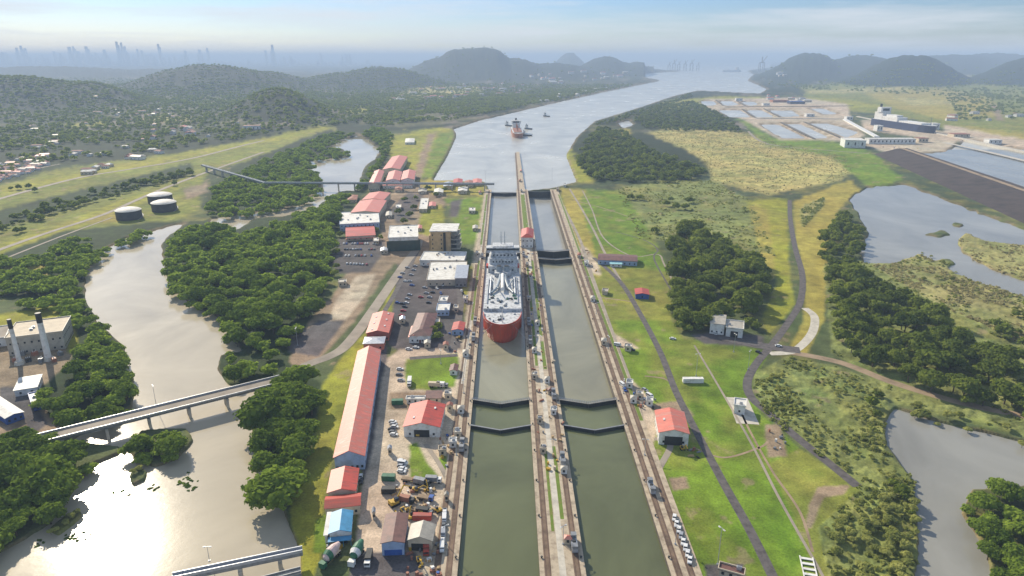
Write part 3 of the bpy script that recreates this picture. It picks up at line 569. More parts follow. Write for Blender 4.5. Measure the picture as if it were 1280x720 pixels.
def stand(key, poly, spacing, hmin, hmax, kind, label, wild=.0, zc=None):
    """fills an area on the ground with trees a given distance apart"""
    STANDS[key] = label; zc = (hmin+hmax)*.25 if zc is None else zc
    W = [P(p[0], p[1], zc) for p in poly]; pl = [(p.x, p.y) for p in W]
    xs = [p[0] for p in pl]; ys = [p[1] for p in pl]
    nx = int((max(xs)-min(xs))/spacing)+2; ny = int((max(ys)-min(ys))/spacing)+2
    gx, gy = np.meshgrid(np.arange(nx), np.arange(ny)); gx = min(xs)+(gx+rng.uniform(-.45, .45, gx.shape)+.5*(gy % 2))*spacing; gy = min(ys)+(gy+rng.uniform(-.45, .45, gy.shape))*spacing
    ok = inpoly(pl, gx, gy) & (rng.random(gx.shape) > .06) & (fbm(gx/13, gy/13, 2, 7) > .27)
    if wild: ok &= fbm(gx/25, gy/25, 3, len(key)) > wild
    for x, y in zip(gx[ok], gy[ok]):
        px, py = pix(x, y, 0); z = ground_z(px, py)
        if lockm[int(np.clip(np.searchsorted(-YS, -py), 0, NY-1)), int(np.clip(round((px-X0)/DX), 0, NX-1))]: continue
        TREES.append((x, y, max(z, -1.5), random.uniform(hmin*.62, hmax*1.0)*(1.25 if random.random() < .14 else 1), kind, key))
def lone(key, pts, h, kind, label):
    STANDS[key] = label
    for px, py in pts:
        p = P(px, py); TREES.append((p.x, p.y, 0, h*random.uniform(.85, 1.15), kind, key))
stand('big', [(208, 312), (222, 292), (262, 282), (300, 292), (340, 280), (386, 262), (420, 246), (428, 256), (410, 290), (414, 325), (404, 360), (392, 392), (372, 418), (345, 430), (312, 430), (290, 420), (284, 402), (250, 388), (216, 358), (205, 333)], 9.5, 9, 14, 'mangrove', 'dark green mangrove tree in the broad stand between the river bend and the car parks')
stand('spur', [(276, 448), (292, 432), (318, 430), (345, 436), (352, 455), (330, 470), (296, 480), (276, 466)], 8.5, 6, 10, 'mangrove', 'green mangrove tree in the ragged clump where the bridge meets the bank')
stand('bank', [(346, 478), (372, 465), (400, 486), (398, 520), (386, 565), (366, 610), (352, 626), (336, 600), (318, 562), (318, 530), (332, 502)], 8, 10, 15, 'mangrove', 'tall dark tree in the narrow wood between the river and the grass embankment')
stand('isle', [(162, 560), (180, 540), (226, 538), (238, 548), (218, 570), (192, 578), (170, 570)], 6, 6, 9, 'mangrove', 'mangrove tree on the small islet below the road bridge')
stand('west', [(50, 488), (72, 468), (105, 458), (150, 454), (165, 476), (164, 508), (132, 524), (92, 530), (66, 522), (50, 505)], 8, 8, 12, 'mangrove', 'mangrove tree on the west bank above the road bridge')
stand('west2', [(98, 424), (122, 408), (152, 432), (150, 448), (112, 450), (96, 444)], 8, 7, 11, 'mangrove', 'mangrove tree on the west bank beside the chimney plant')
stand('corner', [(-60, 560), (0, 548), (34, 536), (66, 548), (112, 576), (92, 606), (58, 652), (26, 674), (-60, 720)], 7.5, 9, 14, 'mangrove', 'shady mangrove tree in the wood at the river edge below the bridge end')
stand('west3', [(-80, 345), (0, 325), (50, 315), (84, 298), (150, 288), (190, 284), (184, 294), (152, 305), (124, 320), (108, 345), (106, 372), (122, 402), (92, 412), (62, 388), (0, 376), (-80, 392)], 10, 7, 12, 'mangrove', 'mangrove tree along the outer river bend downhill of the grass plain', .3)
stand('north', [(256, 262), (268, 234), (305, 210), (362, 192), (388, 190), (386, 206), (402, 224), (400, 238), (384, 252), (330, 264), (268, 272)], 12, 8, 13, 'mangrove', 'mangrove tree in the wood behind the round tanks')
stand('north2', [(330, 200), (405, 168), (442, 166), (412, 182), (440, 193), (390, 200)], 14, 8, 12, 'mangrove', 'mangrove tree between the creek and the grass plain')
stand('creek', [(446, 236), (476, 192), (474, 180), (452, 166), (470, 158), (492, 166), (490, 180), (470, 215), (460, 236)], 13, 8, 12, 'mangrove', 'mangrove tree on the strip between the creek and the red roofs')
stand('creek2', [(400, 258), (420, 241), (440, 242), (426, 262), (410, 292), (400, 300)], 10, 7, 11, 'mangrove', 'mangrove tree by the creek mouth under the rail viaduct')
stand('row', [(-60, 300), (0, 275), (110, 240), (238, 210), (240, 217), (120, 250), (0, 286), (-60, 320)], 12, 6, 10, 'tree', 'dark tree in the long wooded row beside the railway')
stand('east1', [(722, 206), (728, 178), (748, 158), (782, 165), (800, 178), (838, 196), (876, 204), (882, 214), (858, 224), (800, 224), (744, 222)], 13, 8, 14, 'tree', 'dark tree in the wood on the east bank of the approach')
stand('east2', [(792, 146), (832, 130), (866, 126), (884, 134), (912, 150), (928, 164), (886, 162), (842, 162), (800, 158)], 16, 8, 13, 'tree', 'dark tree in the far wood beside the water basins', .3)
stand('east3', [(740, 156), (800, 138), (850, 122), (862, 116), (866, 120), (830, 132), (770, 152)], 16, 8, 12, 'tree', 'dark tree fringing the east shore of the approach')
stand('mid', [(838, 304), (862, 282), (898, 298), (935, 318), (962, 340), (962, 368), (938, 388), (905, 398), (884, 402), (850, 408), (838, 385), (842, 345)], 9, 9, 15, 'tree', 'dark broad tree in the wood behind the ruined white house', .12)
lone('field', [(833, 258), (838, 252), (845, 262), (800, 250), (788, 250), (840, 310), (846, 305), (868, 292), (818, 292), (862, 254), (856, 262)], 9, 'tree', 'single dark tree in the grey green scrub east of the lawn')
stand('forest', [(1038, 345), (1060, 330), (1100, 348), (1140, 372), (1180, 402), (1230, 430), (1290, 452), (1400, 480), (1400, 560), (1290, 520), (1200, 492), (1130, 466), (1062, 440), (1040, 400)], 10.5, 9, 15, 'tree', 'dark broad tree in the big wood above the dirt track', .1)
stand('forest2', [(1026, 295), (1046, 275), (1062, 262), (1074, 280), (1082, 302), (1070, 320), (1078, 334), (1050, 350), (1036, 330), (1022, 312)], 11, 8, 12, 'tree', 'dark tree at the western shore of the still lake', .2)
stand('forest3', [(1230, 400), (1300, 380), (1400, 400), (1400, 470), (1300, 450)], 13, 7, 12, 'tree', 'tree at the edge of the pale reed beds', .45)
stand('thick', [(952, 478), (990, 452), (1046, 462), (1104, 486), (1100, 520), (1106, 562), (1138, 604), (1120, 610), (1080, 602), (1020, 560), (970, 515)], 3.8, 1.0, 2.6, 'bush', 'leafy bush in the grey green thicket between the path and the pond', .36)
stand('thick4', [(1084, 484), (1106, 490), (1104, 530), (1088, 530)], 9, 5, 8, 'tree', 'tree standing in the thicket at the head of the pond')
stand('thick2', [(1032, 650), (1070, 632), (1110, 612), (1142, 616), (1148, 650), (1140, 690), (1136, 760), (1060, 760), (1040, 700)], 4.6, 1.8, 4.8, 'bush', 'yellow green bush in the flowering thicket beside the pond')
stand('thick3', [(1110, 596), (1140, 606), (1150, 640), (1144, 690), (1132, 650)], 9.5, 5, 8, 'tree', 'dark tree at the pond edge behind the flowering thicket')
stand('southeast', [(1208, 618), (1230, 610), (1300, 606), (1360, 600), (1360, 800), (1254, 800), (1244, 700), (1216, 660)], 7, 6, 10, 'mangrove', 'green tree in the wood across the pond')
stand('pondside', [(1118, 494), (1180, 512), (1290, 540), (1400, 565), (1400, 590), (1290, 556), (1180, 528), (1124, 510)], 8, 2.5, 5, 'bush', 'bush on the strip between the pond and the dirt track', .3)
stand('reedbush', [(1150, 310), (1210, 346), (1290, 376), (1290, 400), (1200, 372), (1130, 340)], 14, 2, 4, 'bush', 'low bush in the reed beds', .5)
lone('camp', [(585, 234), (578, 238), (545, 246), (520, 250), (517, 262), (512, 272), (506, 252), (498, 268), (505, 280), (556, 240), (535, 238)], 8, 'tree', 'dark round tree beside the lock offices near the viaduct')
lone('lot', [(416, 305), (421, 318), (412, 330), (425, 296), (476, 300), (470, 290), (421, 336), (418, 345)], 7, 'tree', 'tree at the edge of the upper car park')
lone('plain', [(22, 292), (28, 290), (52, 276), (14, 238), (24, 237), (36, 236), (44, 240), (218, 232)], 8, 'tree', 'single round tree on the grass plain')
lone('house', [(938, 408), (944, 412), (890, 412), (866, 404), (872, 414), (858, 410), (540, 418), (548, 412), (547, 424), (925, 394)], 7, 'tree', 'garden tree beside a house on the lock grounds')
lone('rock', [(167, 592), (175, 588), (72, 664), (82, 656), (90, 648), (97, 642), (64, 668)], 2.6, 'bush', 'low bush on a mud bank in the sunlit river')
# farther growth that nobody would count one by one
FAR = []
def far_fill(poly, n, h0, h1, thr=.42, kind='tree', lim=5200):
    xs = [p[0] for p in poly]; ys = [p[1] for p in poly]; W = [P(*p) for p in poly]; pl = [(p.x, p.y) for p in W]
    x = rng.uniform(min(p[0] for p in pl), max(p[0] for p in pl), n*4); y = rng.uniform(min(p[1] for p in pl), max(p[1] for p in pl), n*4)
    ok = inpoly(pl, x, y) & (fbm(x/70, y/110, 4, 44) > thr); c = 0
    for a, b in zip(x[ok], y[ok]):
        px, py = pix(a, b, 0)
        if is_water(px, py): continue
        z = ground_z(px, py)
        if z < -1 or b > lim: continue
        FAR.append((a, b, z-1, rng.uniform(h0, h1), kind)); c += 1
        if c >= n: break
far_fill([(-120, 250), (0, 222), (60, 205), (230, 185), (440, 155), (560, 152), (640, 136), (640, 118), (-120, 118)], 9500, 7, 14, .34)
far_fill([(-120, 140), (700, 128), (800, 108), (810, 100), (560, 96), (-120, 100)], 10000, 7, 12, .25)
far_fill([(1000, 112), (1280, 126), (1420, 135), (1420, 104), (1280, 96), (945, 102)], 1800, 9, 16, .48)
far_fill([(1200, 150), (1250, 150), (1420, 176), (1420, 135), (1240, 118), (1180, 118)], 700, 8, 14, .4)
far_fill([(1040, 108), (1280, 96), (1300, 80), (960, 84), (950, 100)], 3600, 11, 19, .3)
far_fill([(470, 160), (560, 150), (640, 138), (700, 124), (760, 112), (690, 112), (560, 128), (440, 150)], 1500, 8, 15, .3)
far_fill([(500, 110), (700, 110), (830, 92), (820, 76), (520, 76)], 3500, 13, 20, .2, 'tree', 9500)
far_fill([(950, 108), (1300, 100), (1400, 76), (960, 76)], 3500, 18, 28, .2, 'tree', 8500)
far_fill([(-100, 110), (560, 104), (560, 84), (-100, 92)], 4000, 8, 14, .2, 'tree', 6500)
def size_of(t): 
    px, py = pix(t[0], t[1], t[2]+t[3]*.6); inside = -10 < px < 1290 and -5 < py < 735
    return (t[3]/math.sqrt(t[0]**2+t[1]**2+CAMH**2))*(1 if inside else .02)
TREES.sort(key=size_of, reverse=True)
BIG = [t for t in TREES if t[4] != 'bush'][:250]+[t for t in TREES if t[4] == 'bush'][:230]
bigset = set(id(t) for t in BIG)
TN = {'mangrove': 'mangrove_tree', 'tree': 'broadleaf_tree', 'bush': 'wild_bush'}
GR = {}
for x, y, z, h, kind, key in BIG:
    t = empty(TN[kind], (x, y, z), random.uniform(0, 6.28)); lab = STANDS[key]
    tag(t, lab, 'bush' if kind == 'bush' else 'tree', lab.split(' ', 1)[0]+' '+('bushes' if kind == 'bush' else 'trees')+' '+(lab.split(' in ', 1)[-1] if ' in ' in lab else key)[:60])
    me, tr, _, _ = random.choice(PROT[kind]); s = h*random.uniform(.92, 1.1)
    link('trunk', tr, t, sc=(h, h, h)); link('crown', me, t, sc=(s*random.uniform(.95, 1.2), s*random.uniform(.95, 1.2), h))
def bake(items, which, name, label):
    by = {}
    for x, y, z, h, kind, *_ in items: by.setdefault((kind, random.randrange(4)), []).append((x, y, z, h))
    for kind in sorted({k[0] for k in by}):
        Vs = []; Qs = []; Ts = []; base = 0
        for (kd, s), L in by.items():
            if kd != kind: continue
            V, Q, T = PROT[kd][s][which]; L = np.array(L); n = len(L)
            a = rng.uniform(0, 6.28, n); c, s_ = np.cos(a), np.sin(a); k = rng.uniform(.95, 1.25, n)*L[:, 3]
            VV = np.empty((n, len(V), 3)); VV[..., 0] = (V[None, :, 0]*c[:, None]-V[None, :, 1]*s_[:, None])*k[:, None]+L[:, 0:1]; VV[..., 1] = (V[None, :, 0]*s_[:, None]+V[None, :, 1]*c[:, None])*k[:, None]+L[:, 1:2]
            VV[..., 2] = V[None, :, 2]*L[:, 3:4]*1.05+L[:, 2:3]-.12*L[:, 3:4]
            Vs.append(VV.reshape(-1, 3)); Qs.append((Q[None]+(base+np.arange(n)*len(V))[:, None, None]).reshape(-1, 4)); Ts.append((T[None]*.85+rng.uniform(0, .75, n)[:, None]).ravel()); base += n*len(V)
        o = link(name if kind != 'bush' else 'scrub_foliage', quad_mesh(name, np.concatenate(Vs), np.concatenate(Qs), np.concatenate(Ts), [KINDS_[kind]['m']]))
        tag(o, label[kind], kind='stuff')
bake([t for t in TREES if id(t) not in bigset], 2, 'woodland', {'mangrove': 'dense mangrove woodland along the river and creek', 'tree': 'dense dark woodland on the east side', 'bush': 'low scrub among the reed beds and thickets'})
bake(FAR, 3, 'distant_forest', {'tree': 'hazy forest covering the far plain and hills'})
# tufts of tall dry grass and reeds
def tufts(name, polys, n, h0, h1, m, label, seed):
    g = np.random.default_rng(seed); Vs = []; pts = []
    for poly in polys:
        W = [P(*p) for p in poly]; pl = [(p.x, p.y) for p in W]
        x = g.uniform(min(p[0] for p in pl), max(p[0] for p in pl), n); y = g.uniform(min(p[1] for p in pl), max(p[1] for p in pl), n)
        ok = inpoly(pl, x, y) & (fbm(x/18, y/18, 3, seed) > .47); pts += list(zip(x[ok], y[ok]))
    L = np.array([(x, y, surface_z(x, y)) for x, y in pts if not is_water(*pix(x, y, 0))]); k = len(L); nq = 9
    d = g.standard_normal((k, nq, 3)); d[..., 2] = np.abs(d[..., 2]); d /= np.linalg.norm(d, axis=2)[..., None]
    h = g.uniform(h0, h1, k)[:, None, None]; p = L[:, None, :]+d*h*np.array([1.1, 1.1, .8])
    nn = d+g.standard_normal(d.shape)*.6; nn /= np.linalg.norm(nn, axis=2)[..., None]; u = np.cross(nn, g.standard_normal(d.shape)); u /= np.linalg.norm(u, axis=2)[..., None]; v = np.cross(nn, u); s = h*.55
    V = np.stack([p-u*s-v*s, p+u*s-v*s, p+u*s+v*s, p-u*s+v*s], 2).reshape(-1, 3); Q = np.arange(len(V)).reshape(-1, 4)
    T = np.repeat(np.clip(.5+.3*g.standard_normal(k*nq), 0, 1), 4)
    tag(link(name, quad_mesh(name, V, Q, T, [m])), label, kind='stuff')
poly_of = lambda c: [p for cc, p in LAND if cc == c]
tufts('reed_tufts', poly_of(C_REED)+[poly_of(C_STRAW)[2]], 4200, .5, 1.2, L_TUFT, 'pale dry reeds round the lake', 5)
tufts('scrub_tufts', poly_of(C_SCRUB), 3200, .5, 1.3, L_BUSH, 'grey green scrub east of the lawns', 6)
tufts('straw_tufts', [poly_of(C_STRAW)[2]], 2600, .4, 1.0, L_TUFT, 'straw coloured tall grass on the east field', 8)
# ------------------------------------------------------------------ roads
road('road', [(987, 250), (988, 275), (994, 310), (1003, 345), (1000, 378), (984, 405), (966, 430), (945, 455), (934, 478), (940, 498), (962, 517), (1000, 550), (1040, 582), (1072, 608)], 5.2, M['asphalt'], 'winding dark asphalt road through the dry grass', .06)
road('road', [(742, 322), (775, 352), (800, 392), (826, 442), (845, 490), (868, 535), (905, 605), (940, 668), (985, 760)], 4.2, M['asphalt'], 'straight grey road running down the east lawn', .05)
road('path', [(1006, 385), (1018, 396), (1016, 414), (1004, 430), (988, 440), (962, 442)], 6, M['pale_concrete'], 'pale gravel loop off the asphalt road', .045)
road('path', [(985, 440), (1050, 453), (1110, 476), (1160, 492), (1220, 508), (1300, 524), (1420, 552)], 7, M['dirt'], 'brown dirt track along the edge of the big wood', .04)
road('road', [(900, 420), (930, 428), (965, 434), (1000, 438)], 11, M['asphalt'], 'short road from the ruined house to the junction', .07)
road('path', [(700, 250), (725, 300), (740, 345), (770, 430), (795, 500), (806, 545), (816, 575), (818, 600)], 3.2, M['tan_road'], 'tan service lane beside the east lock wall', .055)
road('path', [(818, 548), (838, 556), (824, 585), (816, 600)], 3.2, M['tan_road'], 'tan lane curving from the red roofed shed', .06)
road('path', [(712, 236), (738, 280), (758, 320), (775, 350)], 2.6, M['tan_road'], 'worn track across the far lawn', .045)
road('path', [(868, 432), (900, 486), (940, 556), (975, 625), (1020, 705), (1050, 760)], 1.3, M['tan_road'], 'narrow pale concrete drain across the east lawn', .12)
road('path', [(728, 238), (740, 262), (755, 298), (790, 320), (822, 318), (830, 330), (848, 366)], 1.7, M['tan_road'], 'open drain round the far lawn', .05)
road('path', [(770, 290), (805, 300), (822, 312), (818, 325), (842, 368)], 1.6, M['asphalt'], 'dark drain ditch behind the long shed', .06)
road('road', [(-60, 266), (30, 240), (100, 222), (160, 212), (240, 198), (320, 178), (412, 158)], 9, M['tan_road'], 'pale highway over the grass plain', .25)
road('railway', [(-60, 336), (0, 312), (60, 291), (130, 268), (180, 246), (240, 222), (330, 190)], 7, M['tan_road'], 'railway line over the grass plain', .2)
road('path', [(-60, 352), (0, 326), (70, 298), (140, 272)], 3, M['tan_road'], 'gravel service track beside the railway', .15)
road('path', [(0, 220), (40, 212), (75, 205)], 5, M['tan_road'], 'suburb street at the edge of the plain', .2)
road('road', [(318, 484), (352, 474), (384, 456), (408, 447), (428, 436), (446, 416), (462, 394), (484, 362), (506, 330), (520, 312), (524, 300)], 8.5, M['tan_road'], 'road climbing from the bridge to the car parks', .09)
road('road', [(470, 405), (486, 380), (500, 355), (516, 326), (526, 306)], 4, M['asphalt'], 'dark upper lane beside the yellow grass bank', .07)
road('road', [(566, 440), (572, 405), (576, 370), (566, 350), (552, 352)], 5.5, M['asphalt'], 'curving asphalt lane between the huts and the lock', .07)
road('path', [(578, 480), (586, 420), (596, 350), (606, 280), (608, 250)], 1.8, M['pale_concrete'], 'pale footpath along the west lock wall', .16)
road('path', [(512, 448), (540, 446), (572, 444)], 4.5, M['asphalt'], 'short lane behind the small square lawn', .07)
road('path', [(532, 555), (552, 585), (564, 612)], 2.4, M['tan_road'], 'tan footpath beside the triangular lawn', .06)
road('road', [(1180, 178), (1260, 196), (1420, 236)], 14, M['pale_concrete'], 'concrete apron of the new channel', .3)
road('road', [(905, 160), (926, 156), (960, 180), (1060, 190), (1086, 192)], 6, M['tan_road'], 'dirt road round the water basins', .2)
road('path', [(742, 371), (768, 374), (796, 378)], 1.6, M['dirt'], 'worn footpath across the far lawn to the small red roofed hut', .04)
road('path', [(806, 470), (832, 474), (846, 486)], 1.5, M['dirt'], 'worn footpath across the near lawn by the lock huts', .04)
road('path', [(868, 560), (905, 572), (948, 560), (960, 552)], 1.3, M['dirt'], 'worn footpath from the machine shed to the bare patch', .04)
road('path', [(925, 512), (938, 540), (966, 590), (1000, 640), (1016, 690)], 1.2, M['dirt'], 'worn wheel track beside the drain', .04)
road('path', [(716, 250), (760, 262), (800, 276)], 1.6, M['dirt'], 'worn footpath over the far corner of the lawn', .04)
# ------------------------------------------------------------------ buildings
def window_mesh():
    mb = MB(); mb.box(-.55, .55, -.05, .02, 0, 1.3); return mb.mesh('window', M['glass'])
WIN = window_mesh()
def building(name, label, cat, nl, nr, fl, h, wallm, roofm, roof='gable', rh=2.0, axis='y', nw=5, group=None, door=None, over=.5, porch=None, vents=0, storeys=1, base=0, winm=None):
    """nl, nr, fl: near-left, near-right and far-left eave corners in the photograph"""
    a, b, c = P(*nl, base+h), P(*nr, base+h), P(*fl, base+h); ey = Vector((c.x-a.x, c.y-a.y)); L = ey.length; ey /= L; ex = Vector((ey.y, -ey.x)); W = abs((Vector((b.x-a.x, b.y-a.y))).dot(ex))
    ctr = Vector((a.x, a.y))+ex*W/2+ey*L/2; rz = math.atan2(ex.y, ex.x)
    t = empty(name, (ctr.x, ctr.y, base), rz); tag(t, label, cat, group); hw, hl = W/2, L/2
    wb = MB(); wb.box(-hw+over, hw-over, -hl+over, hl-over, -.3, h)
    x, y = hw-over, hl-over
    if roof == 'gable':
        if axis == 'y':
            k = rh*(x/hw)
            for s in (-1, 1): wb.add([(-x, s*y, h), (x, s*y, h), (0, s*y, h+k)], [(0, 1, 2) if s < 0 else (2, 1, 0)])
        else:
            k = rh*(y/hl)
            for s in (-1, 1): wb.add([(s*x, -y, h), (s*x, y, h), (s*x, 0, h+k)], [(0, 1, 2) if s > 0 else (2, 1, 0)])
    wall = wb.build('wall', wallm, t)
    rb = MB(); th = .22
    if roof == 'gable':
        if axis == 'y': pr = [(-hw, h-.02), (0, h+rh), (hw, h-.02), (hw, h+th), (0, h+rh+th), (-hw, h+th)]; vs = [(q[0], s*hl, q[1]) for s in (-1, 1) for q in pr]
        else: pr = [(-hl, h-.02), (0, h+rh), (hl, h-.02), (hl, h+th), (0, h+rh+th), (-hl, h+th)]; vs = [(-s*hw, q[0], q[1]) for s in (-1, 1) for q in pr]
        rb.add(vs, [(0, 1, 4, 5), (1, 2, 3, 4), (11, 10, 7, 6), (10, 9, 8, 7), (5, 4, 10, 11), (4, 3, 9, 10), (0, 6, 7, 1), (1, 7, 8, 2), (0, 5, 11, 6), (2, 8, 9, 3)])
    elif roof == 'hip':
        r = min(hw, hl); q = [(-hw, -hl), (hw, -hl), (hw, hl), (-hw, hl)]; d1 = hl-r*.85; d0 = hw-r*.85
        top = [(-max(d0, .05), -max(d1, .05)), (max(d0, .05), -max(d1, .05)), (max(d0, .05), max(d1, .05)), (-max(d0, .05), max(d1, .05))]
        rb.add([(p[0], p[1], h+.02) for p in q]+[(p[0], p[1], h+rh) for p in top], [(3, 2, 1, 0), (4, 5, 6, 7), (0, 1, 5, 4), (1, 2, 6, 5), (2, 3, 7, 6), (3, 0, 4, 7)])
    elif roof == 'shed':
        rb.add([(-hw, -hl, h), (hw, -hl, h), (hw, hl, h+rh), (-hw, hl, h+rh), (-hw, -hl, h+th), (hw, -hl, h+th), (hw, hl, h+rh+th), (-hw, hl, h+rh+th)], [(3, 2, 1, 0), (4, 5, 6, 7), (0, 1, 5, 4), (1, 2, 6, 5), (2, 3, 7, 6), (3, 0, 4, 7)])
    else:
        rb.box(-hw, hw, -hl, hl, h+.003, h+.3); p = MB(); 
        for (x0, x1, y0, y1) in ((-hw, hw, -hl, -hl+.3), (-hw, hw, hl-.3, hl), (-hw, -hw+.3, -hl+.303, hl-.303), (hw-.3, hw, -hl+.303, hl-.303)): p.box(x0, x1, y0, y1, h+.303, h+.9)
    rf = rb.build('roof', roofm, t)
    if roof == 'flat':
        p.build('parapet', wallm, rf)
        for k in range(max(1, int(W*L/330))):
            u = MB(); u.box(-.9, .9, -.7, .7, 0, 1.1); u.box(-.6, .6, -.5, .5, 1.1, 1.3, 1); u.build('air_conditioner', [M['galv'], M['steel']], rf, (random.uniform(-hw*.6, hw*.6), random.uniform(-hl*.6, hl*.6), h+.303))
    for k in range(vents):
        v = MB(); v.box(-.5, .5, -.9, .9, -.6, .55); v.build('roof_vent', M['white'], rf, ((.5 if k % 2 else -.5)*hw, -hl+L*(k+.7)/(vents+.4), h+rh*.55))
    wm_ = WIN if winm is None else winm
    for st in range(storeys):
        zz = (h/storeys)*st+min(1.2, h/storeys*.35)
        n0 = max(1, min(nw, int(2*x/2.2)))
        for k in range(n0 if nw else 0): link('window', wm_, t, (-x+2*x*(k+.5)/n0, -y-.03, zz))
        if nw:
            n1 = max(1, min(nw*2, int(2*y/3.2)))
            for k in range(n1):
                s = 1 if ctr.x < 0 else -1; link('window', wm_, t, (s*(x+.03), -y+2*y*(k+.5)/n1, zz), R(90)*s)
    if door:
        dw, dh, dm = door; d = MB(); d.box(-dw/2, dw/2, -y-.10, -y-.002, 0, dh); d.build('door', dm, t)
    if porch:
        ph, pd, pm = porch; q = MB(); q.box(-hw, hw, -hl-pd, -hl-.01, ph, ph+.18)
        for s in (-.95, -.3, .3, .95): q.box(s*hw-.1, s*hw+.1, -hl-pd+.1, -hl-pd+.3, 0, ph)
        q.build('porch', pm, t)
    return t
B = building
B('long_warehouse', 'very long warehouse with a faded red ridged roof and pale blue near end', 'warehouse', (416, 573), (456, 573), (447, 439), 7.5, M['bluewall'], M['pink'], rh=3.4, nw=8, vents=0, over=.6)
B('workshop', 'bright red roofed workshop directly below the long warehouse', 'workshop', (408, 617), (445, 617), (414, 588), 5.5, M['cream'], M['red'], rh=1.8, nw=4, door=(3, 3, M['dark']))
B('storehouse', 'low red roofed storehouse between the bright workshop and the blue roof', 'storehouse', (405, 637), (451, 637), (407, 621), 4.6, M['cream'], M['red'], rh=1.5, axis='x', nw=4, vents=1)
B('storehouse', 'storehouse with a sky blue roof at the end of the warehouse row', 'storehouse', (410, 668), (439, 668), (414, 641), 4.6, M['white'], M['blue_roof'], rh=1.4, nw=4, porch=(3, 3, M['blue_roof']))
B('lean_to', 'white lean-to against the left side of the blue roof', 'shed', (404, 670), (410, 670), (409, 641), 4, M['white'], M['white_roof'], 'shed', .2, nw=0)
B('warehouse', 'shorter warehouse with pale striped red roof beyond the long warehouse', 'warehouse', (457, 417), (486, 417), (466, 392), 6, M['red_wall'], M['pink'], rh=2.0, nw=6, vents=6)
B('gatehouse', 'small grey roofed gatehouse between the two warehouses', 'gatehouse', (453, 430), (480, 430), (456, 421), 5, M['pink'], M['galv'], 'hip', 1.0, nw=3)
B('bungalow', 'white bungalow with a brown hipped roof by the square lawn', 'house', (511, 420), (539, 418), (522, 391), 5.5, M['white'], M['brown_roof'], 'hip', 2.6, nw=4, door=(1.6, 2.4, M['brown_roof']))
B('annex', 'pink roofed annex on the front of the brown roofed bungalow', 'annex', (510, 422), (524, 422), (514, 408), 4.2, M['white'], M['pink'], rh=1.6, nw=2)
B('winch_house', 'red roofed machine house with an open dark front west of the lock', 'machine house', (503, 534), (551, 532), (513, 505), 6, M['white'], M['red'], rh=2.6, nw=3, door=(8, 4.2, M['dark']), vents=2)  # dark door panel stands in for shade inside the open front
B('kiosk', 'small red roofed hut with a blue wall beside the ship bow', 'hut', (564, 413), (580, 412), (567, 403), 4, M['bluewall'], M['red'], rh=1.0, nw=2)
B('booth', 'tiny brown hut with white walls on the square lawn', 'hut', (561, 464), (572, 464), (563, 456), 3, M['white'], M['brown_roof'], rh=1.0, nw=1)
B('cabin', 'low brown roofed cabin behind the red roofed machine house', 'cabin', (530, 498), (552, 497), (533, 489), 3, M['cream'], M['brown_roof'], 'shed', .4, nw=2)
B('cabin', 'long low white cabin behind the green container', 'cabin', (507, 500), (532, 496), (508, 496), 2.8, M['white'], M['white_roof'], 'flat', nw=3)
B('pavilion', 'upper of two small white flat pavilions above the bungalow', 'pavilion', (548, 377), (559, 377), (550, 371), 4, M['white'], M['white_roof'], 'flat', nw=2)
B('pavilion', 'lower of two small white flat pavilions above the bungalow', 'pavilion', (545, 389), (562, 388), (547, 380), 4, M['bluewall'], M['white_roof'], 'flat', nw=3)
B('paint_shop', 'brown roofed building with a blue front at the foot of the yard', 'workshop', (475, 680), (506, 680), (482, 643), 6, M['bluewall'], M['brown_roof'], rh=1.0, nw=4, door=(7, 2.6, M['blue']))
B('garage', 'grey gabled shed with open front beside the brown roofed building', 'shed', (508, 676), (541, 676), (514, 655), 5, M['cream'], M['grey_roof'], rh=2.0, nw=2, door=(7, 3.4, M['dark']))  # shade of the open bay drawn as a dark panel
# visitor centre: tan tower with terraces
vc = empty('visitor_centre', (P(556, 318).x, P(556, 318).y+14, 0)); tag(vc, 'tan visitor building with a white roof and stepped terraces facing the lock', 'visitor centre')
m_ = MB(); m_.box(-14, 6, -12, 14, -.3, 23); m_.box(-16, -14.003, -8, 8, -.3, 18)
wl = m_.build('wall', M['tan'], vc)
m_ = MB(); m_.box(-15, 13, -13, 20, 23.003, 24); m_.build('roof', M['white_roof'], vc)
m_ = MB(); m_.box(-1.2, 1.2, -12.9, -12.003, .2, 22); m_.build('stair_glazing', M['dark'], wl)
for k in range(4):
    m_ = MB(); m_.box(6.003, 13-k*.4+2.4, -10+k, 18, 4.2+k*4.6, 4.6+k*4.6); m_.box(15-k*.4, 15.3-k*.4, -10+k, 18, 4.6+k*4.6, 5.6+k*4.6, 0); m_.build('terrace', M['pale_concrete'], vc)
    m_ = MB(); m_.box(6.003, 11.5, -9+k, 17.5, 1+k*4.6, 4.19+k*4.6); m_.build('terrace_glazing', M['glass'], vc)
for k in range(8):
    link('window', WIN, vc, (-12+(k % 2)*8.8, -12.03, 5+4.5*(k//2)), 0, (1.1, 1, 1.3))
B('exhibition_hall', 'white flat roofed exhibition hall with green glass front left of the tan tower', 'hall', (485, 298), (523, 298), (487, 283), 14, M['white'], M['white_roof'], 'flat', nw=0, door=(34, 11, M['green_glass']))
B('canopy_hall', 'low white roofed entrance hall below the tan tower', 'hall', (524, 326), (580, 327), (530, 315), 5, M['white'], M['white_roof'], 'flat', nw=6)
B('canopy_hall', 'cluttered white flat roof in front of the visitor building', 'hall', (533, 351), (583, 352), (538, 328), 5, M['cream'], M['white_roof'], 'flat', nw=6)
B('glazed_stand', 'dark glazed stand at the lock side of the cluttered white roof', 'grandstand', (568, 348), (584, 348), (571, 334), 8, M['steel'], M['galv'], 'shed', 2, nw=3)
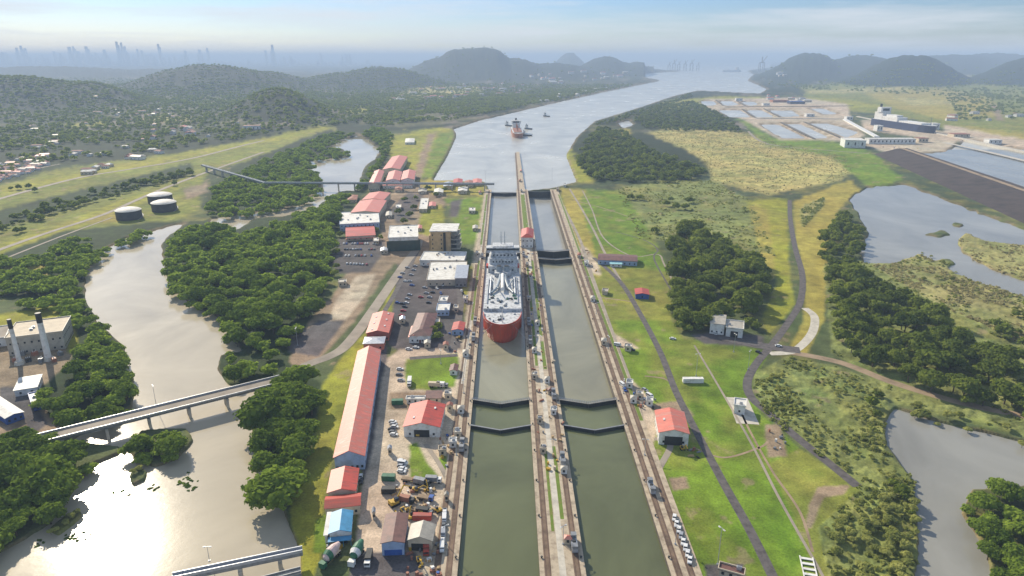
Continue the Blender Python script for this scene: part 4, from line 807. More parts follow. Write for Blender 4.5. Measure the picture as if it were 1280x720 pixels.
B('office_block', 'long pale blue office block with a white roof edge beyond the car park', 'office', (424, 281), (475, 281), (426, 266), 8, M['bluewall'], M['white_roof'], 'flat', nw=10, storeys=2)
B('office_hall', 'red roofed hall right behind the pale blue office block', 'hall', (438, 266), (474, 266), (450, 251), 9, M['cream'], M['pink'], rh=2, nw=4)
B('office_hall', 'farther red roofed hall with wavy roof edge near the viaduct', 'hall', (452, 250), (480, 250), (462, 241), 9, M['cream'], M['pink'], rh=2, nw=4)
B('canteen', 'dull red roofed building with a pale awning in front of the office block', 'canteen', (432, 296), (470, 296), (432, 284), 5, M['cream'], M['red'], rh=1.6, axis='x', nw=5, porch=(3, 3, M['pink']))
B('cottage', 'small orange roofed cottage left of the red roofed halls', 'cottage', (434, 250), (446, 250), (436, 244), 4, M['cream'], M['tile'], 'hip', 1.6, nw=2)
B('training_hall', 'large faded red roof nearest the approach beyond the viaduct', 'hall', (478, 212), (500, 212), (490, 196), 9, M['cream'], M['pink'], rh=3, nw=6)
B('training_hall', 'tall red roof on the left of the group beyond the viaduct', 'hall', (460, 231), (474, 231), (468, 214), 9, M['cream'], M['pink'], rh=3, nw=6)
B('training_hall', 'middle red gable of the group beyond the viaduct', 'hall', (482, 226), (500, 226), (486, 215), 9, M['white'], M['pink'], rh=3, nw=4)
B('training_hall', 'right-hand red gable of the group beyond the viaduct', 'hall', (501, 225), (518, 225), (504, 214), 9, M['white'], M['pink'], rh=3, nw=4)
B('boathouse', 'long low shed with a pink awning just beyond the viaduct', 'shed', (478, 232), (516, 232), (479, 228), 5, M['white'], M['pink'], 'shed', .6, nw=6)
B('cottage', 'small white cottage on the yellow grass near the approach', 'cottage', (506, 178), (518, 178), (507, 173), 5, M['white'], M['white_roof'], 'hip', 1.5, nw=2)
for k, (x, y, rm, lab) in enumerate([(572, 226, 'red', 'reddish roofed hut first in the cluster at the far gate'), (586, 228, 'tile', 'brownish roofed hut in the cluster at the far gate'), (596, 226, 'pink', 'pale red roofed hut nearest the far gate'), (578, 236, 'white_roof', 'white roofed hut in front of the cluster at the far gate'), (560, 230, 'galv', 'grey roofed hut left of the cluster at the far gate'), (548, 238, 'white_roof', 'low pale hut under the end of the viaduct')]):
    B('gate_hut', lab, 'hut', (x-6, y+3), (x+6, y+3), (x-5, y-2), 4.5, M['cream'], M[rm], rh=1.4, nw=2, group='huts at the far gate')
B('annex', 'long pale roofed hut between the far car lane and the trees', 'hut', (523, 262), (534, 262), (526, 248), 4, M['cream'], M['white_roof'], 'flat', nw=2)
# east bank
B('machine_shed', 'faded red roofed machine shed with white walls and dark front on the east lawn', 'machine shed', (823, 541), (862, 541), (818, 513), 7, M['white'], M['pink'], rh=2.2, nw=3, door=(9, 5, M['dark']), vents=1)
B('ruined_house', 'white walled ruin with an open dark front beside the east wood', 'ruin', (907, 410), (930, 409), (908, 400), 6.5, M['white'], M['grey_roof'], 'flat', nw=0, door=(5, 4.5, M['dark']))  # dark sheet in the opening paints the shaded interior of the ruin
B('ruined_wing', 'taller white wing left of the white walled ruin', 'ruin', (887, 404), (907, 404), (889, 393), 8, M['white'], M['grey_roof'], 'shed', .8, nw=3)
B('pump_house', 'small white cube shaped pump house on a concrete pad on the east lawn', 'pump house', (917, 507), (933, 507), (918, 498), 5, M['white'], M['white_roof'], 'flat', nw=1)
strip('pad', [P(935, 530), P(921, 497)], 12, .04, M['pale_concrete'], 'concrete pad under the small pump house')
B('lawn_hut', 'small hut with a red roof and blue walls on the far east lawn', 'hut', (794, 368), (812, 368), (793, 361), 4, M['blue'], M['red'], rh=1.2, nw=1)
B('long_shed', 'long low brown roofed shed with pale walls across the far east lawn', 'shed', (747, 325), (797, 325), (748, 317), 4.5, M['bluewall'], M['brown_roof'], rh=1.4, axis='x', nw=8)
B('lean_to', 'bright cyan roofed lean-to in front of the long brown shed', 'shed', (762, 330), (778, 330), (762, 326), 3, M['white'], M['cyan'], 'shed', .3, nw=2)
B('tiny_hut', 'tiny pale hut beside the far drain on the east lawn', 'hut', (752, 365), (760, 365), (753, 361), 2.6, M['cream'], M['grey_roof'], 'flat', nw=0)
B('lock_shelter', 'pale open shelter by the east tow track near the ruined house lane', 'shelter', (780, 434), (790, 434), (781, 430), 3, M['cream'], M['white_roof'], 'flat', nw=1)
B('barrack', 'flat roofed low brown hut at the bottom edge of the east lawn', 'hut', (897, 712), (932, 712), (899, 703), 3, M['cream'], M['brown_roof'], 'flat', nw=3)
# centre wall
B('control_house', 'red roofed control house with white walls on the centre wall', 'control house', (651, 297), (667, 297), (652, 286), 11, M['white'], M['red'], 'hip', 3, nw=3, storeys=2)
cw = [(668, 468, 'cream', 'white_roof', 'pale gate machinery hut left of the centre path at the railed gates'), (684, 473, 'white', 'grey_roof', 'white machinery hut right of the centre path at the railed gates'), (675, 523, 'cream', 'tan_road', 'tan machinery hut just below the nearest gates on the centre wall'), (692, 512, 'white', 'white_roof', 'white roofed machinery hut between the near gates on the centre wall'),
      (668, 436, 'white', 'grey_roof', 'grey roofed hut on the centre wall beyond the grass strip'), (688, 487, 'cream', 'brown_roof', 'brown roofed hut on the centre wall at the railed gates'), (659, 330, 'cream', 'white_roof', 'pale hut on the centre wall below the control house'), (663, 343, 'white', 'tile', 'rust roofed hut on the centre wall below the control house'),
      (650, 225, 'cream', 'tile', 'rust roofed hut near the far end of the centre wall'), (651, 213, 'white', 'pink', 'pale red hut at the far tip of the centre wall'), (652, 238, 'cream', 'white_roof', 'pale hut at the far gates on the centre wall'), (661, 372, 'cream', 'white_roof', 'pale hut on the centre wall level with the ship'), (672, 402, 'white', 'grey_roof', 'white hut on the centre wall level with the ship bow'),
      (679, 560, 'cream', 'pale_concrete', 'low concrete cabinet on the centre wall below the gates'), (705, 585, 'white', 'grey_roof', 'grey cabinet by the east tow track of the centre wall'), (710, 672, 'cream', 'pink', 'pink roofed cabin near the foot of the centre wall')]
for x, y, wm_, rm, lab in cw:
    k = (y-72)/614
    B('lock_hut', lab, 'hut', (x-5.5*k, y+2.4*k), (x+5.5*k, y+2.4*k), (x-5.2*k, y-4*k), 2.5, M[wm_], M[rm], 'flat' if rm in ('white_roof', 'pale_concrete', 'tan_road') else 'hip', .9, nw=1, over=.25, group='machinery huts on the centre wall', base=.155)
for x, y, wm_, rm, lab in [(787, 478, 'white', 'white_roof', 'white hut on the east wall by the railed gate'), (800, 492, 'cream', 'white_roof', 'pale hut behind the east wall at the near gates'), (792, 497, 'white', 'grey_roof', 'grey roofed hut on the east wall at the near gates'), (755, 425, 'cream', 'grey_roof', 'grey roofed hut at the lane end by the east tow track'), (812, 500, 'white', 'white_roof', 'white cabin above the red roofed machine shed'),
                          (724, 318, 'cream', 'tile', 'rust roofed hut on the east wall at the tall gates'), (733, 328, 'white', 'white_roof', 'white hut on the east wall below the tall gates'), (697, 236, 'cream', 'tan_road', 'tan hut on the east wall at the far gate'), (706, 231, 'white', 'white_roof', 'white hut beside the far gate on the east bank'), (741, 372, 'white', 'grey_roof', 'small grey hut by the east tow track'),
                          (582, 440, 'white', 'grey_roof', 'grey hut on the west wall beside the ship bow'), (597, 316, 'cream', 'white_roof', 'pale hut on the west wall at the tall gates'), (600, 240, 'white', 'tile', 'rust roofed hut on the west wall at the far gate'), (572, 540, 'cream', 'white_roof', 'pale hut on the west wall at the nearest gate'), (576, 510, 'white', 'grey_roof', 'grey hut on the west wall at the railed gate'), (553, 562, 'cream', 'tan_road', 'round shouldered tan hut above the triangular lawn'), (566, 552, 'white', 'white_roof', 'white hut above the footpath by the triangular lawn')]:
    k = (y-72)/614
    B('lock_hut', lab, 'hut', (x-6.5*k, y+2.6*k), (x+6.5*k, y+2.6*k), (x-6.2*k, y-5*k), 2.8, M[wm_], M[rm], 'flat' if rm in ('white_roof', 'tan_road') else 'hip', 1, nw=1, over=.25, group='huts beside the side walls', base=.155)
for x, y, w_, d_, rm, lab in [(486, 268, 7, 5, 'grey_roof', 'grey roofed shed on the dirt beside the green glass hall'), (498, 258, 6, 4, 'white_roof', 'small white shed among the trees by the office lot'), (512, 288, 5, 4, 'tile', 'rust roofed shed right behind the green glass hall'), (480, 312, 8, 4, 'galv', 'tin roofed shed at the corner of the upper car park'), (470, 300, 6, 4, 'white_roof', 'white roofed booth between the car park and the green glass hall'), (428, 352, 9, 4, 'pale_concrete', 'low concrete store beside the pale terrace'),
      (534, 428, 7, 4, 'grey_roof', 'grey roofed outbuilding at the right of the brown roofed bungalow'), (545, 402, 8, 5, 'white_roof', 'white roofed outbuilding below the small pavilions'), (557, 430, 6, 4, 'tile', 'rust roofed outbuilding by the lane corner'), (570, 384, 5, 4, 'white_roof', 'white sentry hut on the grass by the curving lane'), (582, 372, 5, 4, 'cream', 'cream sentry hut beside the pale footpath'), (503, 398, 6, 4, 'galv', 'tin roofed carport right of the striped warehouse'),
      (560, 492, 8, 5, 'white_roof', 'white roofed store below the square lawn'), (562, 506, 7, 4, 'tile', 'rust roofed store right of the red machine house'), (487, 560, 5, 4, 'galv', 'tin roofed shelter alone in the yard above the parked cars'), (467, 640, 4, 6, 'galv', 'tin roofed lean-to right of the sky blue roof'), (558, 618, 5, 4, 'grey_roof', 'grey hut at the right edge of the machine yard'), (524, 284, 6, 4, 'pink', 'pink roofed kiosk on the yellow grass'),
      (548, 286, 6, 4, 'white_roof', 'white kiosk behind the tan tower'), (590, 262, 7, 4, 'white_roof', 'white shelter on the far lawn by the lock'), (594, 284, 6, 4, 'grey_roof', 'grey shelter on the far lawn by the lock'), (540, 256, 8, 5, 'pink', 'pale red store at the edge of the yellow grass'), (498, 236, 8, 4, 'tile', 'rust roofed store under the viaduct'), (528, 238, 9, 4, 'grey_roof', 'grey roofed store under the viaduct')]:
    B('outbuilding', lab, 'outbuilding', (x-w_*.6, y+2), (x+w_*.6, y+2), (x-w_*.55, y+2-d_), 3.2, M['cream' if rm != 'cream' else 'white'], M[rm], 'gable' if rm in ('tile', 'pink', 'galv', 'grey_roof') else 'flat', 1.1, nw=2, over=.3)
# power plant with two chimneys
pp = B('power_plant', 'grey brick power plant with a flat tan roof at the left edge', 'power plant', (5, 424), (80, 412), (20, 404), 12.5, M['grey_roof'], M['cream'], 'flat', nw=8, storeys=2)
for px, py, h, lab in ((25, 455, 31, 'thinner white chimney with a black top at the left end of the power plant'), (61, 450, 33, 'thicker white chimney with a black top in front of the power plant')):
    p = P(px, py); t = empty('chimney', p); tag(t, lab, 'chimney', 'power plant chimneys'); m_ = MB(); m_.cyl(0, 0, -.5, h*.8, 2.1 if px > 40 else 1.5, 1.6 if px > 40 else 1.2, 16); m_.build('stack', M['white'], t)
    m_ = MB(); m_.cyl(0, 0, h*.8+.003, h, 1.75 if px > 40 else 1.3, 1.7 if px > 40 else 1.25, 16); m_.build('stack_top', M['dark'], t)
    m_ = MB(); m_.cyl(0, 0, -.3, 2.2, 3.2, 2.6, 12); m_.build('footing', M['pale_concrete'], t)
for k in range(8):
    p = P(20+k*8, 448+(-1)**k*4); t = empty('transformer', p, k*.4); tag(t, 'rusty transformer in the yard before the power plant', 'transformer', 'transformers in the power plant yard')
    m_ = MB(); m_.box(-1.6, 1.6, -1.2, 1.2, 0, 2.6); m_.build('tank_body', M[['rust', 'steel', 'dark'][k % 3]], t); m_ = MB()
    for s in (-1, 0, 1): m_.cyl(s, 0, 2.603, 3.6, .18, .12, 8)
    m_.build('insulator', M['white'], t)
B('plant_annex', 'low white roofed annex at the far left edge beside the plant', 'annex', (-30, 428), (6, 426), (-22, 412), 6, M['white'], M['tan_road'], 'flat', nw=2)
B('depot', 'white roofed open depot hut by the west bank trees', 'depot', (16, 489), (47, 484), (24, 473), 4, M['white'], M['white_roof'], 'shed', .4, nw=2)
B('portacabin', 'small pale cabin with a blue front below the depot hut', 'cabin', (40, 509), (53, 507), (35, 493), 3, M['blue'], M['white_roof'], 'flat', nw=1)
B('depot', 'white roofed building with a blue side at the left edge above the bridge', 'depot', (6, 524), (32, 516), (-25, 503), 4, M['blue'], M['white_roof'], rh=1, nw=3)
# round tanks
for px, py, r, lab in ((162, 268, 14.5, 'frontmost dark round tank with a pale domed roof, nearest the river bend'), (206, 258, 15, 'right-hand dark round tank with a pale domed roof'), (201, 248, 15.5, 'rear dark round tank with a pale domed roof, half hidden')):
    p = P(px, py+5); t = empty('storage_tank', p); tag(t, lab, 'tank', 'round storage tanks on the grass plain')
    m_ = MB(); m_.cyl(0, 0, -.5, 10.5, r, r, 36, cap=False); m_.build('wall', M['tank'], t)
    m_ = MB(); m_.lathe(0, 0, [(r+.35, 10.5), (r+.35, 10.9), (r*.85, 12.2), (r*.6, 13.3), (r*.3, 14), (.3, 14.2)], 36); m_.build('roof', M['tankroof'], t)
    m_ = MB()
    for k in range(40): a = k/40*math.pi*1.1-.4; rr = r+.7; m_.box(rr*math.cos(a)-.6, rr*math.cos(a)+.6, rr*math.sin(a)-.6, rr*math.sin(a)+.6, 10.4*k/40, 10.4*k/40+.25)
    m_.build('stair', M['steel'], t)
# ------------------------------------------------------------------ bridges
def bridge(name, label, a, b, h, wd, npier, deckm, kerbm, piers=(), pier_w=1.4):
    A, Bq = P(*a, h), P(*b, h); v = Bq-A; L = v.length; rz = math.atan2(v.y, v.x); t = empty(name, (A.x, A.y, 0), rz); tag(t, label, 'bridge')
    m_ = MB(); m_.box(0, L, -wd/2, wd/2, h-.5, h); m_.build('deck', deckm, t)
    m_ = MB()
    for s in (-1, 1): m_.box(0, L, s*wd*.3-.4, s*wd*.3+.4, h-2.0, h-.503)
    m_.build('girder', M['steel'], t)
    for s in (-1, 1): m_ = MB(); m_.box(0, L, s*wd/2-.15, s*wd/2+.15, h+.003, h+.95); m_.build('parapet', kerbm, t)
    for k in range(npier):
        x = L*(k+.6)/(npier+.2); m_ = MB(); m_.box(x-pier_w/2, x+pier_w/2, -wd*.5, wd*.5, h-3.0, h-2.003)
        for s in (-1, 1): m_.box(x-pier_w/2, x+pier_w/2, s*wd*.3-.8, s*wd*.3+.8, -5, h-3.003)
        m_.build('pier', M['pale_concrete'], t)
    return t
br = bridge('road_bridge', 'long concrete road bridge crossing the river on paired piers', (40, 551), (352, 474), 7, 9.5, 6, M['tan_road'], M['galv'])
bridge('pipe_bridge', 'narrow steel footbridge at the bottom edge, nearest the camera', (215, 721), (378, 687), 6, 2.4, 3, M['galv'], M['galv'])
bridge('beam_bridge', 'second low beam bridge just below the narrow steel footbridge', (322, 727), (376, 713), 4, 2.4, 1, M['pale_concrete'], M['steel'])
bridge('rail_viaduct', 'long thin viaduct over the creek and behind the red roofs', (330, 228), (618, 229.5), 11, 3.6, 14, M['galv'], M['galv'])
bridge('rail_viaduct', 'approach arm of the thin viaduct reaching over the plain', (252, 206), (330, 228), 10, 3.4, 7, M['galv'], M['galv'])
# ------------------------------------------------------------------ ship in the west chamber
def hull_mesh(L, Bm, z0, z1, zsplit, bowlen, mats, flare=.72):
    """bow at y=0, stern at +L"""
    mb = MB(); st = []
    ys = [0, .02, .05, .09, .14, .2, .28, .9, .97, 1]
    for u in ys:
        y = u*L; f = 1.0
        if y < bowlen: f = math.sqrt(max(0, 1-(1-y/bowlen)**2.2))
        if u > .9: f *= 1-.25*((u-.9)/.1)**2
        st.append((y, f))
    prof = [(z0, .0), (z0+.01, 1), (zsplit, 1), (z1, 1)]
    rows = []
    for y, f in st:
        low = f*(flare if y < bowlen*1.2 else 1); bk = 5*(1-y/bowlen) if y < bowlen else 0
        w0, w1 = Bm/2*max(low*(.4 if y == 0 else 1), .02), Bm/2*max(f, .04)
        rows.append([(-w1, y, z1), (-(w0*.5+w1*.5), y+bk*.4, zsplit), (-w0, y+bk, z0), (w0, y+bk, z0), (w0*.5+w1*.5, y+bk*.4, zsplit), (w1, y, z1)])
    vs = [p for r in rows for p in r]; fs = []; ms = []
    for k in range(len(rows)-1):
        a, b = 6*k, 6*(k+1)
        for i in range(5): fs.append((a+i, a+i+1, b+i+1, b+i)); ms.append(0 if i in (0, 4) else 1)
        fs.append((a+5, a, b, b+5)); ms.append(2)
    fs.append(tuple(range(6))); ms.append(0); n = len(vs); fs.append(tuple(range(n-1, n-7, -1))); ms.append(0)
    for f, q in zip(fs, ms): mb.add([vs[i] for i in f], [tuple(range(len(f)))], q)
    return mb.mesh('hull', mats)
xs = lambda Y: (EL(Y)+CL(Y))/2
sy = 440; ship = empty('cargo_ship', (xs(sy)+.3, sy, -2.8), math.atan2(-(xs(600)-xs(440)), 160)); tag(ship, 'large ship with red hull and white decks filling the west lock chamber', 'ship')
link('hull', hull_mesh(172, 28.5, -6, 14, 5, 26, [M['orange'], M['orange'], M['deck']]), ship)
m_ = MB()                                              # raised bulwark round the bow
pts = []
for k in range(-9, 10): y = 25*abs(k/9)**2.4; f = math.sqrt(max(0, 1-(1-y/26)**2.2)); pts.append((math.copysign(max(f*14.0, .2), k) if k else 0, y+.3))
for a, b in zip(pts, pts[1:]): m_.add([(a[0], a[1], 14), (b[0], b[1], 14), (b[0], b[1], 15.4), (a[0], a[1], 15.4), (a[0]*.97, a[1]+.4, 14), (b[0]*.97, b[1]+.4, 14), (b[0]*.97, b[1]+.4, 15.4), (a[0]*.97, a[1]+.4, 15.4)], [(0, 1, 2, 3), (3, 2, 6, 7), (5, 4, 7, 6)])
m_.build('bulwark', M['orange'], ship)
m_ = MB(); m_.box(-14, 14, 30, 168, 14.02, 16.2); m_.build('trunk_deck', M['deck'], ship)
m_ = MB(); m_.box(-12.5, 12.5, 118, 160, 16.203, 22); sup = m_.build('superstructure', M['deck'], ship)
m_ = MB(); m_.box(-11.5, 11.5, 124, 156, 22.003, 27); m_.box(-10, 10, 128, 152, 27.003, 31); m_.build('upper_deckhouse', M['deck'], sup)
m_ = MB(); m_.box(-14.4, 14.4, 132, 141, 31.003, 34.5); m_.box(-9, 9, 134, 147, 34.503, 35.2); m_.build('bridge_house', M['deck'], sup)
m_ = MB(); m_.box(-14, 14, 131.7, 131.997, 32.3, 33.8); m_.build('bridge_windows', M['glass'], sup)
for z_, y_, n_ in ((18, 117.9, 8), (23.6, 123.9, 7), (28.3, 127.9, 6)):
    for k in range(n_): link('window', WIN, sup, (-9.5+19*(k+.5)/n_, y_, z_), 0, (1.2, 1, 1))
for s in (-3.1, 3.1):
    m_ = MB(); m_.cyl(s, 112, 16.2, 24, 2.6, 2.3, 16); m_.cyl(s, 112, 24.003, 24.4, 2.0, 2.0, 16, 1); m_.build('ventilator', [M['shipgrey'], M['dark']], ship)
m_ = MB(); m_.box(-7, 7, 106, 117, 16.203, 19.5); m_.build('engine_casing', M['deck'], ship)
for s in (-1, 1):
    m_ = MB(); m_.tube([(s*1.8, 104, 18.4), (s*2.6, 88, 18.8), (s*4.6, 72, 18.0), (s*8.5, 62, 17.4)], [1.3, 1.3, 1.1, .9], 10); m_.build('cargo_pipe', M['shipgrey'], ship)
    m_ = MB(); m_.tube([(s*9.5, 104, 17.2), (s*9.8, 60, 17.2)], .8, 8); m_.tube([(s*11.5, 100, 16.8), (s*11.6, 40, 16.8)], .4, 6); m_.build('deck_pipe', M['galv'], ship)
    m_ = MB(); m_.cyl(s*8.5, 76, 16.2, 24, .7, .6, 10); m_.tube([(s*8.5, 76, 24), (s*3.5, 58, 22.5)], [.6, .35], 8); m_.build('deck_crane', M['shipgrey'], ship)
    m_ = MB(); m_.tube([(s*1.6, 144, 35), (s*1.6, 144, 46)], [.35, .2], 8); m_.box(s*1.6-1.6, s*1.6+1.6, 143.8, 144.2, 41, 41.3); m_.build('mast', M['shipgrey'], ship)
    m_ = MB(); m_.box(s*13-1.3, s*13+1.3, 122, 130, 19, 21.2); m_.build('lifeboat', M['orange'], ship)
m_ = MB(); m_.tube([(0, 102, 19.6), (0, 66, 19.2)], 1.5, 12); m_.build('main_pipe', M['white'], ship)
for k in range(70):
    x, y = random.uniform(-12.5, 12.5), random.uniform(9, 104)
    if y > 58 and abs(x) < 10.5: continue
    if abs(x) > 13*math.sqrt(max(0.05, 1-(1-min(y, 26)/26)**2.2))-1.5: continue
    z = 16.203 if y > 30.5 else 14.01; m_ = MB(); q = random.random()
    if q < .45: m_.cyl(0, 0, 0, random.uniform(.7, 1.4), .55, .5, 10); m_.box(-.9, .9, -.25, .25, .2, .55)
    else: m_.box(-1.3, 1.3, -.7, .7, 0, .9); m_.cyl(-.5, 0, .903, 1.5, .35, .35, 8)
    m_.build('mooring_winch' if q > .45 else 'bollard', M[random.choice(['shipgrey', 'dark', 'steel', 'green'])], ship, (x, y, z), random.uniform(0, 3))
for s in (-1, 1):
    for a_, b_ in (((s*6, 6, 14.5), (s*21, -14, 5)), ((s*12, 22, 14.5), (s*21, 6, 5)), ((s*14, 150, 14.5), (s*21, 165, 5))): m_ = MB(); m_.tube([a_, b_], .14, 4); m_.build('mooring_line', M['steel'], ship)
m_ = MB(); m_.tube([(0, 8, 14), (0, 8, 24)], [.4, .2], 8); m_.build('foremast', M['white'], ship)
# approaching ship, tugs, car carrier and far ship
def small_ship(name, label, x, y, z, rz, L, Bm, H, hm, group=None, house=None, cranes=0, cargo=None, aft=.82):
    t = empty(name, (x, y, z), rz); tag(t, label, 'ship' if L > 50 else 'tugboat', group); link('hull', hull_mesh(L, Bm, -3, H, H*.35, L*.16, [hm, hm, M['deck'] if L > 50 else M['steel']]), t)
    hh = house or H*1.4; m_ = MB(); m_.box(-Bm*.38, Bm*.38, L*aft-L*.07, L*aft+L*.07, H+.01, H+hh*.6); m_.box(-Bm*.46, Bm*.46, L*aft-L*.05, L*aft+L*.02, H+hh*.6+.003, H+hh); m_.build('deckhouse', M['white'], t)
    m_ = MB(); m_.box(-Bm*.3, Bm*.3, L*aft-L*.052, L*aft-L*.0503, H+hh*.7, H+hh*.9); m_.build('bridge_windows', M['glass'], t)
    m_ = MB(); m_.cyl(0, L*aft+L*.05, H+hh*.6, H+hh*1.25, Bm*.11, Bm*.09, 10); m_.build('funnel', M['dark'], t)
    for k in range(cranes):
        yy = L*(.2+.17*k); m_ = MB(); m_.cyl(0, yy, H, H+11, 1.1, .9, 8); m_.tube([(0, yy, H+10), (0, yy-16, H+17)], [.8, .4], 6); m_.build('deck_crane', M['rust'], t)
    if cargo:
        for k in range(4): m_ = MB(); m_.box(-Bm*.36, Bm*.36, L*(.13+.15*k), L*(.25+.15*k), H+.01, H+2.2); m_.build('hatch_cover', cargo, t)
    return t
p = P(648, 173, -3); small_ship('bulk_carrier', 'rust red bulk carrier with deck cranes waiting beyond the guide wall', p.x, p.y, -3, R(2), 175, 27, 12, M['rust'], None, 20, 4, M['rust'])
for px, py, lab in ((687, 146, 'lone dark tugboat out in the open approach'), (665, 162, 'dark tugboat beside the rust red carrier'), (666, 170, 'low dark tugboat off the bow of the rust red carrier'), (640, 158, 'dark tugboat on the shore side of the rust red carrier')):
    p = P(px, py, -3); small_ship('tugboat', lab, p.x, p.y, -3, R(70 if py == 170 else 40), 28, 10, 3.4, M['dark'], 'tugboats in the approach', 9)
p = P(911, 90, -3); small_ship('freighter', 'pale freighter far out where the canal opens to the sea', p.x-90, p.y, -3, R(-70), 300, 42, 30, M['tower'], None, 30)
cc_ = P(1168, 167, 0); ce_ = P(1093, 156, 0); cl_ = (ce_-cc_).length
t = small_ship('car_carrier', 'navy hulled ship with white upper decks in the new locks', cc_.x, cc_.y, -3, math.atan2(-(ce_.x-cc_.x), ce_.y-cc_.y), cl_, 34, 22, M['navy'], None, 34, 0, M['white'], .88)
m_ = MB(); m_.box(-15, 15, cl_*.14, cl_*.50, 22.01, 26); m_.box(-15.5, 15.5, cl_*.53, cl_*.79, 22.01, 33); m_.box(-9, 9, cl_*.58, cl_*.76, 33.01, 38); m_.build('upper_deck', M['white'], t)
m_ = MB(); m_.tube([(0, 20, 22), (0, 20, 42)], [.8, .4], 8); m_.build('foremast', M['steel'], t)
# new lock side: white halls, wall tower, dike
def far_box(name, label, cat, px0, px1, py, h, depth, wm_, rm, rz=0, nw=8, group=None):
    a, b = P(px0, py), P(px1, py); W = (b-a).length; t = empty(name, ((a.x+b.x)/2, a.y+depth/2, 0), R(rz)); tag(t, label, cat, group)
    m_ = MB(); m_.box(-W/2, W/2, -depth/2, depth/2, -1, h); m_.build('wall', wm_, t); m_ = MB(); m_.box(-W/2-.4, W/2+.4, -depth/2-.4, depth/2+.4, h+.003, h+.8); m_.build('roof', rm, t)
    for k in range(nw): m_ = MB(); m_.box(-1.4, 1.4, -.1, .02, 0, h*.4); m_.build('window', M['glass'], t, (-W/2+W*(k+.5)/nw, -depth/2-.02, h*.35))
    return t
far_box('lock_building', 'white block shaped lock building at the near end of the new locks', 'lock building', 1060, 1084, 185, 16, 50, M['white'], M['white_roof'], -14, 3)
far_box('lock_building', 'long pale lock building with rows of dark bays beside the navy ship', 'lock building', 1086, 1144, 180, 11, 22, M['white'], M['white_roof'], 0, 12)
far_box('lock_building', 'small pinkish lock building at the channel end of the long pale one', 'lock building', 1148, 1160, 178, 9, 20, M['cream'], M['tile'], 0, 3)
far_box('gate_tower', 'white gate building between the navy ship and the long pale one', 'gate building', 1096, 1103, 164, 14, 20, M['white'], M['white_roof'], 0, 2)
far_box('gate_tower', 'white gate building at the right end of the navy ship', 'gate building', 1165, 1174, 162, 16, 22, M['white'], M['white_roof'], 0, 2)
far_box('lock_building', 'white building on the far side of the new channel', 'lock building', 1236, 1252, 180, 9, 20, M['white'], M['white_roof'], 0, 3)
far_box('lock_building', 'pale pink cluster building above the new channel', 'lock building', 1192, 1212, 172, 8, 26, M['cream'], M['tile'], 0, 3)
far_box('gate_tower', 'small white building beyond the near basins', 'gate building', 1058, 1066, 150, 10, 18, M['white'], M['white_roof'], 0, 2)
far_box('basin_house', 'white house in the middle of the water basins', 'gate building', 1008, 1018, 146, 9, 20, M['white'], M['white_roof'], 0, 2)
far_box('basin_house', 'white house at the back of the water basins by the shore', 'gate building', 920, 928, 126, 11, 20, M['white'], M['white_roof'], 0, 2)
far_box('basin_house', 'white house by the rear basins near the port', 'gate building', 954, 962, 132, 9, 20, M['white'], M['white_roof'], 0, 2)
far_box('stack_yard', 'blue and red container blocks behind the water basins', 'containers', 988, 1006, 130, 10, 40, M['navy'], M['blue'], 0, 2)
far_box('stack_yard', 'reddish stacked containers left of the blue ones behind the basins', 'containers', 966, 986, 128, 9, 40, M['rust'], M['tile'], 0, 2)
m_ = MB()
def wall_px(a, b, wd, z0, z1, name, m, lab, cat='wall'):
    A, Bq = P(*a), P(*b); v = Bq-A; L = v.length; q = MB(); q.box(0, L, -wd/2, wd/2, z0, z1); o = q.build(name, m, None, (A.x, A.y, 0), math.atan2(v.y, v.x)); return tag(o, lab, cat)
wall_px((944, 148), (1064, 149), 9, -3, 1.8, 'basin_wall', M['pale_concrete'], 'pale wall between the front and middle basins')
wall_px((906, 134), (1066, 132.5), 9, -3, 1.6, 'basin_wall', M['wallface'], 'dark wall between the middle and rear basins')
for k, (a, b, lab) in enumerate([((976, 153), (1018, 174), 'first dark divider between the front basins'), ((1005, 152.5), (1052, 173), 'second dark divider between the front basins, nearer the white block'), ((928, 136.5), (944, 147), 'left dark divider of the middle basins'), ((955, 136), (975, 146.5), 'right dark divider of the middle basins'), ((895, 125), (904, 132), 'left dark divider of the rear basins'), ((919, 125), (931, 132), 'right dark divider of the rear basins')]): wall_px(a, b, 7, -3, 1.2, 'basin_wall', M['wallface'], lab)
wall_px((1056, 150), (1096, 172), 12, -1, 3, 'lock_wall', M['white'], 'bright concrete lock wall leading to the white block')
wall_px((1072, 146), (1420, 220), 10, -3, 2.2, 'lock_wall', M['pale_concrete'], 'far concrete wall along the new channel')
dk = MB(); A0, A1, B0, B1 = P(1088, 193), P(1420, 352), P(1140, 190), P(1420, 282); c0, c1 = A0.lerp(B0, .62), A1.lerp(B1, .62); d0, d1 = A0.lerp(B0, .85), A1.lerp(B1, .85)
n_ = 40; vs = []
for k in range(n_+1):
    f = k/n_
    for q, (a, b) in zip((-1.5, 9, 9, -2), ((A0, A1), (c0, c1), (d0, d1), (B0, B1))): v = a.lerp(b, f); j = random.uniform(-.8, .8); vs.append((v.x+j, v.y+j, q))
dk.add(vs, [(4*k+i, 4*k+i+1, 4*k+5+i, 4*k+4+i) for k in range(n_) for i in range(3)]+[(0, 4, 7, 3)][:0]); tag(dk.build('dike_embankment', M['dike']), 'dark brown rock embankment beside the new channel', kind='structure')
strip('dike_road', [c0.lerp(d0, .5), c1.lerp(d1, .5)], 9, 9.15, M['dirt'], 'brown road along the top of the embankment')
